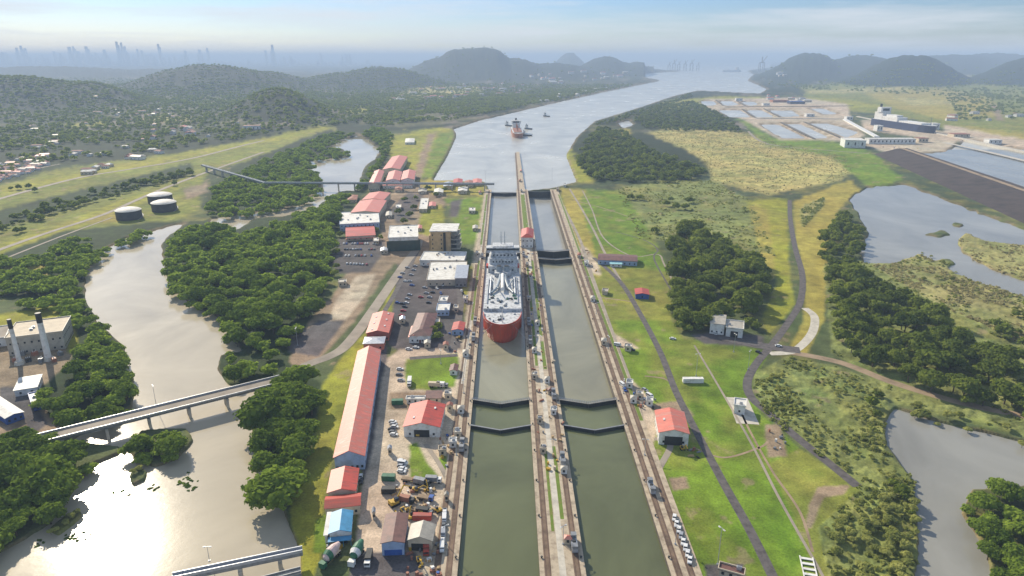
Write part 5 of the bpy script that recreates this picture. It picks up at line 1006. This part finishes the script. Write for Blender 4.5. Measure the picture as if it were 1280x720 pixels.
# ------------------------------------------------------------------ far skyline, port cranes, suburbs
def tower_mesh(k):
    m_ = MB(); g = random.Random(k); w_ = g.uniform(.30, .5); m_.box(-w_, w_, -w_, w_, 0, .7); 
    if k % 3 == 0: m_.box(-w_*.7, w_*.7, -w_*.7, w_*.7, .7, .93); m_.cyl(0, 0, .93, 1, .05, .02, 6)
    elif k % 3 == 1: m_.box(-w_, w_*.2, -w_, w_, .7, 1); m_.box(w_*.2, w_, -w_, w_, .7, .86)
    else: m_.cyl(0, 0, .7, 1, w_*.9, w_*.6, 10)
    return m_.mesh('tower', M['tower'])
TW = [tower_mesh(k) for k in range(6)]
SK = [(2, 64), (8, 66), (13, 72), (20, 58), (26, 57), (31, 60), (36, 70), (44, 73), (52, 68), (60, 71), (68, 64), (75, 66), (86, 57), (92, 58), (97, 64), (103, 66), (108, 58), (114, 69), (119, 65), (124, 70), (130, 62), (136, 70), (146, 52), (151, 53), (155, 56), (160, 66), (166, 69), (171, 60), (177, 63), (183, 68), (188, 66), (198, 55), (205, 72), (211, 70), (218, 70), (227, 70), (231, 62), (234, 72), (249, 62), (254, 73), (259, 60), (270, 75), (277, 76), (332, 63), (340, 56), (344, 74), (355, 71), (363, 70), (367, 74), (401, 66), (404, 76), (428, 68), (433, 67), (437, 67), (459, 74), (15, 76), (56, 77), (80, 76), (140, 76), (192, 77)]
SK += [(3+k*8.1+(k*37 % 7), 69+(k*29 % 9)) for k in range(26)]+[(225+k*10.5+(k*13 % 6), 75+(k*7 % 4)) for k in range(22)]
for k, (px, top) in enumerate(SK):
    D = 16500+(k*37 % 11)*160; d = F*SP+(top-360)*CP; g = F*CP-(top-360)*SP; z = CAMH-D*d/g; x = (px-640)*D/g*1.0
    o = link('skyscraper', TW[k % 6], None, (x, D, 0), (k % 4)*.4, (random.uniform(62, 115), random.uniform(50, 90), z)); tag(o, 'pale tower of the hazy city skyline on the left horizon', 'skyscraper', 'towers of the hazy skyline')
def port_crane(px, py, top, lab, D=None):
    p = P(px, py); d = F*SP+(top-360)*CP; g = F*CP-(top-360)*SP; H_ = CAMH-p.y*d/g; t = empty('port_crane', (p.x, p.y, 0)); tag(t, lab, 'crane', 'harbour cranes'); u = H_/75; m_ = MB()
    for sx in (-9, 9):
        for s_ in (-10, 10): m_.box((sx-1.2)*u, (sx+1.2)*u, (s_-1.2)*u, (s_+1.2)*u, 0, 45*u)
    m_.build('leg_frame', M['steel'], t); m_ = MB(); m_.box(-11*u, 11*u, -3*u, 3*u, 45*u, 49*u); m_.box(-2*u, 2*u, -2*u, 2*u, 49*u, 72*u); m_.build('portal', M['steel'], t); m_ = MB(); m_.tube([(0, -3*u, 48*u), (10*u, -30*u, 75*u)], 1.6*u, 6); m_.build('boom', M['steel'], t)
for k, (px, top) in enumerate([(836, 77), (842, 74), (848, 76), (856, 75), (864, 74), (872, 77), (796, 78), (803, 78)]): port_crane(px, 88.5, top, 'thin crane of the hazy harbour across the water')
port_crane(951, 92, 70, 'tall dark leaning crane at the tip of the right shore')
def house_mesh(k, wm_, rm):
    m_ = MB(); l, w_, h = (9, 7, 4) if k == 0 else (14, 8, 5) if k == 1 else (22, 10, 6); m_.box(-l/2, l/2, -w_/2, w_/2, -2, h); r = h+2.2
    m_.add([(-l/2-.5, -w_/2-.5, h), (l/2+.5, -w_/2-.5, h), (l/2+.5, w_/2+.5, h), (-l/2-.5, w_/2+.5, h), (-l/2+2.5, 0, r), (l/2-2.5, 0, r)], [(0, 1, 5, 4), (1, 2, 5), (2, 3, 4, 5), (3, 0, 4), (3, 2, 1, 0)], 1)
    for i in range(3): x = -l/2+l*(i+.5)/3; m_.box(x-.6, x+.6, -w_/2-.06, -w_/2-.01, 1.2, 2.6, 2)
    return m_.mesh('house', [wm_, rm, M['glass']])
HS = {c: [house_mesh(k, M['white'] if c != 'white_roof' else M['cream'], M[c]) for k in range(3)] for c in ('tile', 'pink', 'white_roof', 'grey_roof')}
CW = {'tile': 'brown tiled', 'pink': 'pale red', 'white_roof': 'white roofed', 'grey_roof': 'grey roofed'}
def town(poly, n, where, cols, s=1.0):
    xs_ = [p[0] for p in poly]; ys_ = [p[1] for p in poly]; c = 0; done = []
    for _ in range(n*30):
        px, py = random.uniform(min(xs_), max(xs_)), random.uniform(min(ys_), max(ys_))
        if not inpoly(poly, np.array([px]), np.array([py]))[0] or is_water(px, py) or ground_z(px, py) > 60: continue
        p = P(px, py)
        if any((p.x-q.x)**2+(p.y-q.y)**2 < (12*s)**2 for q in done): continue
        done.append(p); cl = random.choice(cols); o = link('house', random.choice(HS[cl]), None, (p.x, p.y, max(0, ground_z(px, py))), random.choice([.2, .3, 1.8, -.3]), (s, s, s*.9))
        tag(o, '%s house in the %s' % (CW[cl], where), 'house', '%s houses in the %s' % (CW[cl], where)); c += 1
        if c >= n: break
town([(-40, 218), (0, 204), (55, 194), (62, 206), (40, 216), (0, 228)], 75, 'dense suburb at the left edge of the plain', ['tile', 'pink', 'grey_roof', 'tile'], .8)
town([(95, 214), (140, 202), (185, 190), (215, 188), (150, 206), (105, 220)], 13, 'row of villas along the wooded plain edge', ['grey_roof', 'white_roof', 'tile'], 1.2)
town([(-30, 198), (0, 150), (150, 132), (300, 138), (330, 150), (240, 186), (120, 196)], 42, 'leafy suburb scattered through the left plain', ['tile', 'tile', 'grey_roof', 'grey_roof', 'pink'], .95)
town([(40, 186), (80, 166), (90, 170), (60, 190)], 7, 'clearing above the left suburb', ['tile', 'grey_roof'], .95)
town([(160, 168), (240, 158), (244, 172), (180, 176)], 9, 'hillside quarter left of the big white house', ['tile', 'pink', 'grey_roof'], 1.6)
town([(105, 146), (190, 138), (240, 146), (190, 156), (120, 152)], 14, 'far fields below the left hill', ['tile', 'tile', 'grey_roof'], 1.2)
town([(484, 124), (530, 112), (600, 106), (660, 106), (660, 118), (560, 124), (500, 128)], 44, 'pale town at the foot of the flat topped hill', ['tile', 'white_roof', 'tile', 'pink', 'grey_roof'], 1.7)
town([(650, 100), (740, 90), (800, 92), (790, 98), (680, 108)], 26, 'waterfront town right of the flat topped hill', ['white_roof', 'tile', 'pink'], 2.4)
town([(660, 130), (700, 118), (780, 104), (770, 110), (690, 128)], 10, 'wooded shore left of the wide approach', ['white_roof', 'grey_roof'], 1.4)
town([(960, 120), (1010, 124), (1008, 130), (960, 126)], 14, 'port buildings behind the water basins', ['white_roof', 'pink', 'grey_roof'], 1.6)
town([(960, 96), (1040, 92), (1040, 98), (970, 102)], 14, 'hazy settlement below the right hill', ['white_roof', 'grey_roof'], 2.2)
town([(1150, 146), (1200, 140), (1280, 140), (1280, 150), (1190, 152)], 8, 'works on the dry plain above the new locks', ['tile', 'grey_roof'], 1.4)
far_box('big_house', 'large white house with a red roof alone on the far wooded slope', 'house', 304, 324, 164, 14, 20, M['white'], M['tile'], 10, 4)
# ------------------------------------------------------------------ vehicles and yard machines
def wheel_mesh(r, w_):
    m_ = MB(); n = 12
    vs = [(x, r*math.cos(2*math.pi*i/n), r*math.sin(2*math.pi*i/n)) for x in (-w_/2, w_/2) for i in range(n)]
    m_.add(vs, [tuple(range(n))[::-1], tuple(range(n, 2*n))]+[(i, (i+1) % n, n+(i+1) % n, n+i) for i in range(n)]); return m_.mesh('wheel', M['black'])
WH = wheel_mesh(.36, .26); WHB = wheel_mesh(.55, .4)
PAINT = {'white': mat('car_white', (.72, .72, .70), .25, .06), 'silver': mat('car_silver', (.42, .43, .44), .25, .06, metal=.3), 'black': mat('car_black', (.02, .02, .022), .2, .1), 'red': mat('car_red', (.38, .03, .025), .25, .1), 'blue': mat('car_blue', (.03, .09, .32), .25, .1), 'grey': mat('car_grey', (.14, .145, .15), .3, .1)}
def car_proto(kind, c):
    t = empty('parked_car' if kind == 'car' else 'pickup_truck' if kind == 'pickup' else 'van', (0, 0, 0)); m_ = MB(); g = MB()
    def loft(secs, m): 
        vs = [p for y, hw, z0, z1 in secs for p in ((-hw, y, z0), (hw, y, z0), (hw*.94, y, z1), (-hw*.94, y, z1))]; fs = [(0, 1, 2, 3), tuple(len(vs)-4+i for i in (3, 2, 1, 0))]
        for k in range(len(secs)-1): a = 4*k; fs += [(a+i, a+4+i, a+4+(i+1) % 4, a+(i+1) % 4) for i in range(4)]
        m.add(vs, fs)
    if kind == 'car':
        loft([(-2.2, .78, .3, .72), (-1.9, .88, .22, .85), (-.9, .9, .2, .95), (1.5, .9, .2, .98), (2.1, .86, .24, .92), (2.25, .8, .35, .8)], m_)
        loft([(-.62, .70, 1.36, 1.42), (-.1, .72, 1.38, 1.46), (1.0, .72, 1.38, 1.45), (1.4, .68, 1.34, 1.4)], m_); loft([(-1.05, .8, .93, .96), (-.55, .74, .94, 1.37), (1.35, .72, .96, 1.38), (1.85, .78, .95, .97)], g)
    elif kind == 'pickup':
        loft([(-2.6, .82, .4, .85), (-2.3, .92, .35, 1.0), (-1.2, .94, .35, 1.08), (2.6, .94, .38, 1.08)], m_); loft([(-.9, .74, 1.62, 1.68), (.7, .74, 1.62, 1.68)], m_); loft([(-1.3, .84, 1.07, 1.09), (-.85, .78, 1.08, 1.63), (.75, .78, 1.08, 1.63), (.9, .84, 1.07, 1.09)], g)
        g.box(-.76, .76, 1.05, 2.5, 1.082, 1.12)
    else:
        loft([(-2.5, .85, .35, 1.0), (-2.2, .95, .3, 1.3), (-1.5, .95, .3, 2.1), (2.5, .95, .3, 2.15)], m_); g.box(-.965, .965, -1.3, 2.2, 1.35, 1.85); g.box(-.8, .8, -1.99, -1.8, 1.4, 1.85)
    bd = m_.build('body', PAINT[c], t); g.build('window_glass', M['glass'], t)
    for s in (-1, 1):
        for y in (-1.4, 1.45): link('wheel', WH, t, (s*.82, y, .36))
        h = MB(); h.box(-.16, .16, -.04, .02, 0, .14); h.build('headlight', M['white'], t, (s*.58, -2.17 if kind == 'car' else -2.55 if kind == 'pickup' else -2.46, .62 if kind == 'car' else .8))
    return t
CARS = {}; CW2 = {'car': 'car', 'pickup': 'pickup truck', 'van': 'van'}
def park(px, py, c, kind='car', rz=0, where='', z=.06):
    p = P(px, py, z); key = (kind, c)
    if key not in CARS: o = CARS[key] = car_proto(kind, c)
    else: o = copy_tree(CARS[key])
    o.location = (p.x, p.y, z); o.rotation_euler.z = R(rz); tag(o, '%s %s %s' % (c, CW2[kind], where), CW2[kind], '%s %ss %s' % (c, CW2[kind], where)); return o
cs_ = ['white', 'white', 'silver', 'grey', 'white', 'black', 'red', 'silver', 'blue']
rc = lambda: random.choice(cs_)
for (xa, ya, xb, yb, n, rz, where) in [(430, 305, 470, 305, 13, 5, 'in the far row of the upper car park'), (431, 312, 468, 312, 12, 185, 'in the second row of the upper car park'), (432, 320, 464, 320, 9, 5, 'in the third row of the upper car park'), (434, 330, 458, 331, 7, 185, 'in the nearest row of the upper car park'),
                                ]:
    for k in range(n):
        if random.random() < .18: continue
        park(xa+(xb-xa)*k/(n-1)+random.uniform(-.5, .5), ya+(yb-ya)*k/(n-1), rc(), 'car', rz+random.uniform(-3, 3), where)
for pts, rz, where in [([(503, 342), (500, 347), (517, 338), (514, 344), (512, 352), (515, 357), (509, 335), (519, 333), (507, 352)], 80, 'in the upper part of the terrace car park'), ([(497, 379), (503, 380), (508, 379), (506, 384), (504, 389), (502, 395), (509, 374), (512, 369)], 75, 'in the lower part of the terrace car park'),
                       ([(533, 367), (537, 372), (536, 379), (526, 372), (531, 360), (541, 366)], 85, 'on the terrace beside the white pavilions'), ([(553, 357), (551, 367), (546, 361)], 20, 'under the cluttered white roof')]:
    for px, py in pts: park(px, py, rc(), 'car', rz+random.uniform(-8, 8), where)
for px, py, c, rz, lab in [(577, 364, 'white', 'x', 'on the grass beside the curving lane'), (579, 368, 'black', 'x', 'on the grass beside the curving lane'), (520, 435, 'white', 80, 'beside the brown roofed bungalow'), (511, 437, 'white', 85, 'at the corner before the brown roofed bungalow'), (500, 462, 'white', 88, 'on the lane left of the square lawn'), (499, 469, 'grey', 88, 'on the lane left of the square lawn'), (501, 476, 'silver', 88, 'on the lane left of the square lawn'),
                           (451, 597, 'white', 5, 'parked beside the bright red workshop'), (452, 602, 'black', 5, 'parked beside the bright red workshop'), (895, 418, 'white', 70, 'on the lane before the ruined house'), (841, 424, 'white', 80, 'at the end of the lane from the ruined house'), (973, 433, 'white', 80, 'at the road junction right of the ruined house'), (948, 441, 'black', 30, 'on the winding asphalt road')]:
    park(px, py, c, 'car', 10 if rz == 'x' else rz, lab)
for k in range(6): park(491+(k % 3)*1.5-k*.3, 528+k*3.2, ['white', 'silver', 'white', 'black', 'grey', 'white'][k], 'car', 82, 'in the row left of the red roofed machine house')
for k in range(5): park(502+(k % 2)*1.5, 577+k*3.3, ['white', 'white', 'silver', 'white', 'white'][k], 'van' if k == 1 else 'car', 78, 'in the row left of the triangular lawn')
for k, y in enumerate((642, 650, 658, 668, 677, 686)): park(556-(y-642)*.075, y, ['white', 'white', 'grey', 'silver', 'white', 'white'][k], 'pickup' if k % 2 == 0 else 'van', 4, 'in the line along the west tow track', .16)
for k in range(8): park(843+k*2.75, 648+k*7.5, 'white' if k != 3 else 'silver', 'pickup' if k % 3 == 1 else 'car', -18, 'in the line along the east tow track', .16)
for px, py, c, k in [(778, 482, 'white', 'van'), (781, 488, 'blue', 'car'), (796, 494, 'black', 'car'), (802, 499, 'white', 'car'), (812, 496, 'white', 'van'), (806, 488, 'silver', 'car')]: park(px, py, c, k, random.uniform(0, 90), 'among the huts east of the near gates')
for px, py, c in [(786, 436, 'white'), (772, 432, 'white'), (790, 438, 'black')]: park(px, py, c, 'van' if c == 'white' else 'car', 70, 'on the concrete spur off the east wall')
def container(px, py, l, w_, h, m, rz, lab, cat='container', z=.05):
    p = P(px, py); t = empty('shipping_container', (p.x, p.y, z), R(rz)); tag(t, lab, cat); q = MB(); q.box(-l/2, l/2, -w_/2, w_/2, .15, h)
    for k in range(int(l/.8)): q.box(-l/2+.3+k*.8, -l/2+.6+k*.8, -w_/2-.05, -w_/2-.002, .3, h-.2)
    q.build('shell', m, t); q = MB(); q.box(-l/2-.07, -l/2-.003, -w_/2+.1, -.03, .3, h-.15); q.box(-l/2-.07, -l/2-.003, .03, w_/2-.1, .3, h-.15); q.build('door', m, t); return t
container(866, 478, 12.4, 3, 3, M['white'], 0, 'long white container standing alone on the east lawn')
container(497, 505, 6.4, 2.8, 2.8, M['green'], 4, 'green container left of the red roofed machine house')
container(528, 649, 8, 2.6, 2.6, M['red'], 0, 'red container behind the grey gabled shed')
container(486, 616, 6.2, 2.8, 2.8, M['dark'], 0, 'lower black container at the left of the machine yard')
container(486, 600, 6.2, 2.8, 2.8, M['green'], -3, 'dark green container at the top left of the machine yard')
def truck(px, py, c, box, rz, lab, l=7.5):
    p = P(px, py); t = empty('truck', (p.x, p.y, .06), R(rz)); tag(t, lab, 'truck'); q = MB(); q.box(-1.15, 1.15, -l/2, -l/2+1.9, .6, 2.6); q.build('cab', c, t); q = MB(); q.box(-1.0, 1.0, -l/2-.04, -l/2-.003, 1.5, 2.3); q.box(-1.19, 1.19, -l/2+.4, -l/2+1.5, 1.6, 2.3); q.build('window_glass', M['glass'], t)
    q = MB(); q.box(-1.2, 1.2, -l/2+2.05, l/2, 1.0, 3.3 if box != M['dirt'] else 1.8); q.box(-.5, .5, -l/2+.3, l/2-.2, .55, .997); q.build('cargo_body', box, t)
    for y in (-l/2+1, l/2-1.2, l/2-2.5):
        for s in (-1, 1): link('wheel', WHB, t, (s*1.0, y, .55))
    return t
truck(512, 480, M['white'], M['white'], 5, 'white box truck beside the square lawn', 9)
truck(545, 484, M['white'], M['cream'], 85, 'white and cream truck at the bottom edge of the square lawn', 9)
truck(553, 484, M['steel'], M['white'], 80, 'grey cabbed truck by the west wall below the square lawn', 7)
truck(512, 602, M['rust'], M['dirt'], 80, 'rust coloured flatbed truck in the machine yard'); truck(527, 606, M['dark'], M['steel'], 70, 'dark truck in the middle of the machine yard'); truck(542, 603, M['white'], M['steel'], 85, 'white cabbed truck at the right of the machine yard')
truck(532, 625, M['blue'], M['dirt'], 75, 'blue flatbed truck in the machine yard'); truck(531, 643, M['steel'], M['dark'], 80, 'grey truck behind the red container'); truck(461, 702, M['white'], M['dark'], 2, 'white cabbed truck at the foot of the yard', 8); truck(533, 690, M['red'], M['red'], 5, 'red truck before the grey gabled shed', 6)
truck(521, 641, M['yellow'], M['dirt'], 60, 'yellow flatbed truck behind the grey gabled shed'); truck(508, 628, M['dark'], M['rust'], 75, 'dark and rusty truck below the yellow crane boom')
def excavator(px, py, rz, lab, s=1.0, up=.5, m='yellow'):
    p = P(px, py); t = empty('excavator', (p.x, p.y, .06), R(rz)); tag(t, lab, 'excavator', 'yellow machines in the yard'); t.scale = (s, s, s)
    for q_ in (-1, 1): q = MB(); q.box(q_*1.2-.3, q_*1.2+.3, -1.8, 1.8, 0, .8); q.build('crawler_track', M['black'], t)
    q = MB(); q.box(-1.3, 1.3, -1.4, 1.9, .9, 1.9); q.box(-1.2, 1.2, 1.0, 1.9, 1.903, 2.3); q.build('body', M[m], t); q = MB(); q.box(-1.25, -.2, -1.35, .2, 1.903, 3.1); q.build('cab', M['glass'], t)
    q = MB(); q.tube([(.3, -1.2, 1.8), (.3, -4.5, 3+4*up), (.3, -7.2, 2.2+3*up)], [.35, .3, .2], 6); q.build('boom', M[m], t); q = MB(); q.box(-.3, .9, -7.7, -6.9, 1.2+3*up, 2.2+3*up); q.build('bucket', M['dark'], t)
for px, py, rz, lab, s, up in [(493, 631, 130, 'yellow excavator with a long raised boom at the left of the machine yard', 1.5, .8), (520, 614, 80, 'yellow excavator in the top middle of the machine yard', 1.0, .3), (536, 613, 200, 'yellow excavator behind the blue flatbed truck', .9, .4), (505, 640, 40, 'yellow excavator behind the brown roofed building', 1.0, .6), (548, 640, 300, 'yellow excavator at the right edge of the machine yard', .9, .3), (513, 648, 180, 'yellow excavator by the red container', .9, .5), (516, 682, 90, 'yellow excavator in front of the grey gabled shed', .8, .2), (524, 702, 20, 'yellow excavator at the bottom of the yard among scrap', .9, .3), (523, 545, 170, 'yellow excavator before the red roofed machine house', .9, .9), (853, 562, 10, 'yellow excavator in front of the faded red machine shed', .9, .9)]: excavator(px, py, rz, lab, s*.8, up)
def mixer(px, py, rz, lab, cap, body):
    p = P(px, py); t = empty('mixer_truck', (p.x, p.y, .06), R(rz)); tag(t, lab, 'mixer truck'); q = MB(); q.box(-1.3, 1.3, -6.3, -4.3, .7, 3); q.build('cab', body, t); q = MB(); q.box(-.8, .8, -4.2, 5, .7, 1.3); q.build('chassis', M['dark'], t)
    q = MB(); prof = [(-3.9, .9), (-3, 1.8), (-.5, 2.3), (2, 2.0), (4.8, .9)]; n = 16; vs = [(r*math.cos(2*math.pi*i/n), y, 3.3+.12*(y+4)+r*math.sin(2*math.pi*i/n)) for y, r in prof for i in range(n)]; q.add(vs, [(k*n+i, (k+1)*n+i, (k+1)*n+(i+1) % n, k*n+(i+1) % n) for k in range(4) for i in range(n)]+[tuple(range(n)), tuple(range(4*n, 5*n))[::-1]], 0)
    d = q.build('drum', cap, t); q = MB(); vs = [(r*math.cos(2*math.pi*i/n), y, 3.3+.12*(y+4)+r*math.sin(2*math.pi*i/n)) for y, r in ((-3.2, 1.75), (-1.2, 2.32), (-1.2, 2.0), (-3.2, 1.5)) for i in range(n)]; q.add(vs, [(k*n+i, k*n+(i+1) % n, (k+1)*n+(i+1) % n, (k+1)*n+i) for k in range(3) for i in range(n)]); q.build('drum_band', body, d)
    for y in (-5.2, 1.8, 3.3):
        for s in (-1, 1): link('wheel', WHB, t, (s*1.1, y, .55))
mixer(415, 700, -25, 'mixer truck with a pale pink drum at the end of the footbridge', M['pink'] if 0 else mat('pale_pink_drum', (.62, .46, .42), .6), M['green']); mixer(447, 697, -12, 'mixer truck with a green drum and white cap at the foot of the yard', M['green'], M['white'])
# towing locomotives on the lock tracks
def mule(px, e, k, py, lab):
    y = P(640, py).y; x = e(y)+k; t = empty('towing_locomotive', (x, y, .28)); tag(t, lab, 'locomotive', 'towing locomotives on the lock walls'); q = MB(); q.box(-1.2, 1.2, -4.6, 4.6, .5, 2.0); q.build('body', M['galv'], t)
    for s in (-1, 1): q = MB(); q.box(-1.15, 1.15, s*3.4-1.2, s*3.4+1.2, 2.003, 3.4); c = q.build('cab', M['steel'], t); q = MB(); q.box(-1.18, 1.18, s*3.4-.8, s*3.4+.8, 2.5, 3.1); q.build('window_glass', M['glass'], c)
    q = MB(); q.cyl(0, 0, 2.003, 2.7, .8, .7, 10); q.build('winch_drum', M['dark'], t)
    for s in (-1, 1):
        for yy in (-3.2, 3.2): link('wheel', WH, t, (s*.8, yy, .36))
for e, k, py, lab in [(EL, -3.4, 424, 'towing locomotive on the west wall right at the ship bow'), (EL, -3.4, 404, 'towing locomotive on the west wall just behind the ship bow'), (CL, 3.2, 428, 'towing locomotive on the centre wall beside the ship bow'), (CL, 3.2, 405, 'towing locomotive on the centre wall just behind the ship bow'), (EL, -3.4, 322, 'towing locomotive on the west wall at the ship stern'), (CL, 3.2, 320, 'towing locomotive on the centre wall at the ship stern'), (CR, -3.2, 496, 'towing locomotive by the railed gate on the east side of the centre wall'), (CR, -3.2, 578, 'towing locomotive on the centre wall below the nearest gates'), (CR, -3.2, 683, 'towing locomotive near the foot of the centre wall'), (ER, 3.2, 612, 'towing locomotive on the east wall below the nearest gate'), (EL, -3.4, 560, 'towing locomotive on the west wall below the nearest gate')]: mule(0, e, k, py, lab)
# lamps, bollards, flagpole, small yard goods
def lamp(px, py, h, lab, group, heads=2, z=.15):
    p = P(px, py); t = empty('lamp_post', (p.x, p.y, z), px*.3); tag(t, lab, 'lamp', group); q = MB(); q.cyl(0, 0, -.2, h, .16, .09, 8); q.box(-.35, .35, -.35, .35, -.2, .5); q.build('pole', M['galv'], t); q = MB(); q.box(-1.3, 1.3, -.06, .06, h, h+.12); q.build('arm', M['galv'], t)
    for s in (-1, 1): q = MB(); q.box(s*1.2-.5, s*1.2+.5, -.3, .3, h-.22, h-.003); q.build('lamp_head', M['white'], t)
for px, py, h, lab in [(897, 706, 17, 'tall floodlight mast on the near east lawn'), (870, 470, 15, 'thin mast behind the white container on the east lawn'), (935, 462, 13, 'thin mast right of the drain on the east lawn'), (917, 440, 13, 'thin mast below the ruined house'), (372, 432, 13, 'mast on the dirt bank at the edge of the car park'), (551, 455, 10, 'white pole standing on the square lawn'), (607, 232, 22, 'tall mast at the far gate on the west wall'), (262, 702, 7, 'lamp on the narrow steel footbridge'), (196, 510, 14, 'lamp post halfway along the road bridge'), (690, 226, 20, 'tall mast at the far gate on the east wall')]: lamp(px, py, h, lab, 'lamp masts')
for e, k, nm in ((EL, -5.7, 'west side wall'), (mid, 1.3, 'centre wall'), (ER, 5.6, 'east side wall')):
    for i in range(11):
        y = 230+i*66; px, py = pix(e(y)+k, y, 0); lamp(px, py, 9, 'twin headed lamp post in the row along the '+nm, 'lamp posts along the '+nm)
q = MB(); q.cyl(0, 0, 0, .5, .35, .28, 10); q.lathe(0, 0, [(.3, .5), (.5, .62), (.5, .78), (.1, .9)], 10); bol = q.mesh('mooring_bollard', M['dark'])
for e, k, nm in ((EL, -1.2, 'west'), (CL, 1.1, 'inner west'), (CR, -1.1, 'inner east'), (ER, 1.2, 'east')):
    for i in range(20): y = 222+i*26; tag(link('mooring_bollard', bol, None, (e(y)+k, y, .15)), 'dark mooring bollard along the %s lock edge' % nm, 'bollard', 'bollards along the %s lock edge' % nm)
def crate(m, k):
    q = MB()
    if k == 0: q.box(-1, 1, -.7, .7, 0, 1.1); q.box(-1.05, 1.05, -.1, .1, 1.1, 1.2)
    elif k == 1: q.cyl(0, 0, 0, 1.3, .6, .6, 12); q.cyl(0, 0, 1.3, 1.4, .62, .62, 12)
    elif k == 2: q.box(-1.6, 1.6, -.5, .5, 0, .5); q.box(-1.2, 1.4, -.4, .3, .5, .9)
    else: q.box(-.6, .6, -.5, .5, 0, 1.8); q.box(-.66, .66, -.56, .56, 1.8, 1.95)
    return q.mesh('crate', M[m])
CR_ = {(m, k): crate(m, k) for m in ('white', 'rust', 'steel', 'dark', 'yellow', 'tan', 'blue', 'cream') for k in range(4)}
CN = ['crate', 'drum', 'pallet', 'cabinet']; MC = {'white': 'white', 'rust': 'rusty', 'steel': 'grey', 'dark': 'black', 'yellow': 'yellow', 'tan': 'tan', 'blue': 'blue', 'cream': 'cream'}
def goods(poly, n, where, z=.06):
    xs_ = [p[0] for p in poly]; ys_ = [p[1] for p in poly]; c = 0
    while c < n:
        px, py = random.uniform(min(xs_), max(xs_)), random.uniform(min(ys_), max(ys_))
        if not inpoly(poly, np.array([px]), np.array([py]))[0]: continue
        k = random.randrange(4); m = random.choice(['white', 'rust', 'steel', 'dark', 'yellow', 'tan', 'cream', 'rust', 'steel', 'tan', 'blue']); p = P(px, py); s = random.uniform(.5, 1.05)
        tag(link(CN[k], CR_[(m, k)], None, (p.x, p.y, z), random.uniform(0, 3), (s, s, s)), '%s %s %s' % (MC[m], CN[k], where), CN[k], '%s %ss %s' % (MC[m], CN[k], where)); c += 1
goods([(500, 598), (548, 598), (548, 650), (484, 640)], 46, 'lying in the machine yard')
goods([(512, 688), (550, 680), (552, 720), (508, 720)], 26, 'at the bottom end of the yard')
goods([(545, 545), (572, 540), (566, 580), (556, 590)], 18, 'between the west wall and the triangular lawn')
goods([(664, 440), (692, 440), (706, 545), (672, 545)], 22, 'on the centre wall at the near gates', .165)
goods([(654, 310), (668, 310), (672, 350), (656, 350)], 18, 'on the centre wall below the control house', .165)
goods([(660, 360), (676, 360), (680, 430), (664, 430)], 16, 'on the centre wall level with the ship', .165)
goods([(784, 474), (806, 480), (824, 508), (800, 520)], 16, 'among the huts at the east wall', .165)
goods([(716, 312), (738, 312), (748, 340), (730, 338)], 14, 'on the east wall at the tall gates', .165)
goods([(410, 672), (438, 672), (438, 690), (404, 690)], 12, 'in front of the blue roofed storehouse')
goods([(680, 548), (704, 548), (712, 600), (684, 600)], 10, 'on the centre wall below the nearest gates', .165)
goods([(838, 560), (868, 552), (880, 575), (850, 575)], 8, 'before the faded red machine shed')
goods([(955, 535), (982, 535), (984, 570), (960, 570)], 8, 'on the bare patch of the east lawn')
goods([(540, 305), (580, 330), (580, 345), (530, 345)], 10, 'on the terraces below the tan tower', 5.35)
goods([(560, 405), (590, 405), (588, 445), (560, 440)], 14, 'around the hut at the ship bow', .165)
goods([(1090, 182), (1150, 182), (1160, 186), (1090, 188)], 8, 'on the quay of the new locks')
# white steps panel at the bottom right of the lawn
t = empty('solar_rack', P(1011, 712)); t.rotation_euler.z = R(-14); tag(t, 'white slotted rack lying on the grass at the bottom right edge of the lawn', 'rack'); q = MB()
for s in (-1, 1): q.box(s*2.4-.2, s*2.4+.2, -7, 7, .2, .6)
q.build('side_rail', M['white'], t)
for k in range(5): q = MB(); q.box(-2.19, 2.19, -6.8+k*3, -5.6+k*3, .3, .5); q.build('panel', M['white'], t)

# clumps of weed drifting on the sunlit river
wd = []
for k in range(4):
    q = MB(); n = 9; rr = [random.uniform(.5, 1.1) for _ in range(n)]; q.prism([(rr[i]*math.cos(2*math.pi*i/n), rr[i]*math.sin(2*math.pi*i/n)) for i in range(n)], -.1, .12)
    for i in range(7): x, y = random.uniform(-.6, .6), random.uniform(-.6, .6); q.add([(x-.2, y, .1), (x+.2, y, .1), (x+.1, y+.15, .55)], [(0, 1, 2)])
    wd.append(q.mesh('weed_clump', L_MANG))
for cx, cy_, n, sx, sy in ((236, 604, 26, 12, 10), (90, 672, 12, 18, 6), (196, 612, 5, 16, 8), (150, 618, 5, 20, 10), (50, 678, 5, 12, 4)):
    for k in range(n): p = P(random.gauss(cx, sx*.5), random.gauss(cy_, sy*.5), -1.3); s = random.uniform(.4, 1.2); tag(link('weed_clump', random.choice(wd), None, (p.x, p.y, -1.3), random.uniform(0, 6), (s*1.4, s, 1)), 'small dark clump of weed drifting on the sunlit river', 'water weed', 'weed clumps drifting on the river')
# ------------------------------------------------------------------ air
hz = MB(); hz.box(-42000, 42000, -600, 48000, -24, 330)
hm = bpy.data.materials.new('haze_air'); hm.use_nodes = True; hn = hm.node_tree.nodes
hn.remove(hn['Principled BSDF']); pv = hn.new('ShaderNodeVolumePrincipled'); pv.inputs['Color'].default_value = (.60, .77, 1.0, 1); pv.inputs['Density'].default_value = HAZE_DENSITY; pv.inputs['Anisotropy'].default_value = 0.0
hm.node_tree.links.new(pv.outputs[0], hn['Material Output'].inputs['Volume'])
tag(hz.build('haze', hm), 'thin bluish haze over the whole valley', kind='stuff')
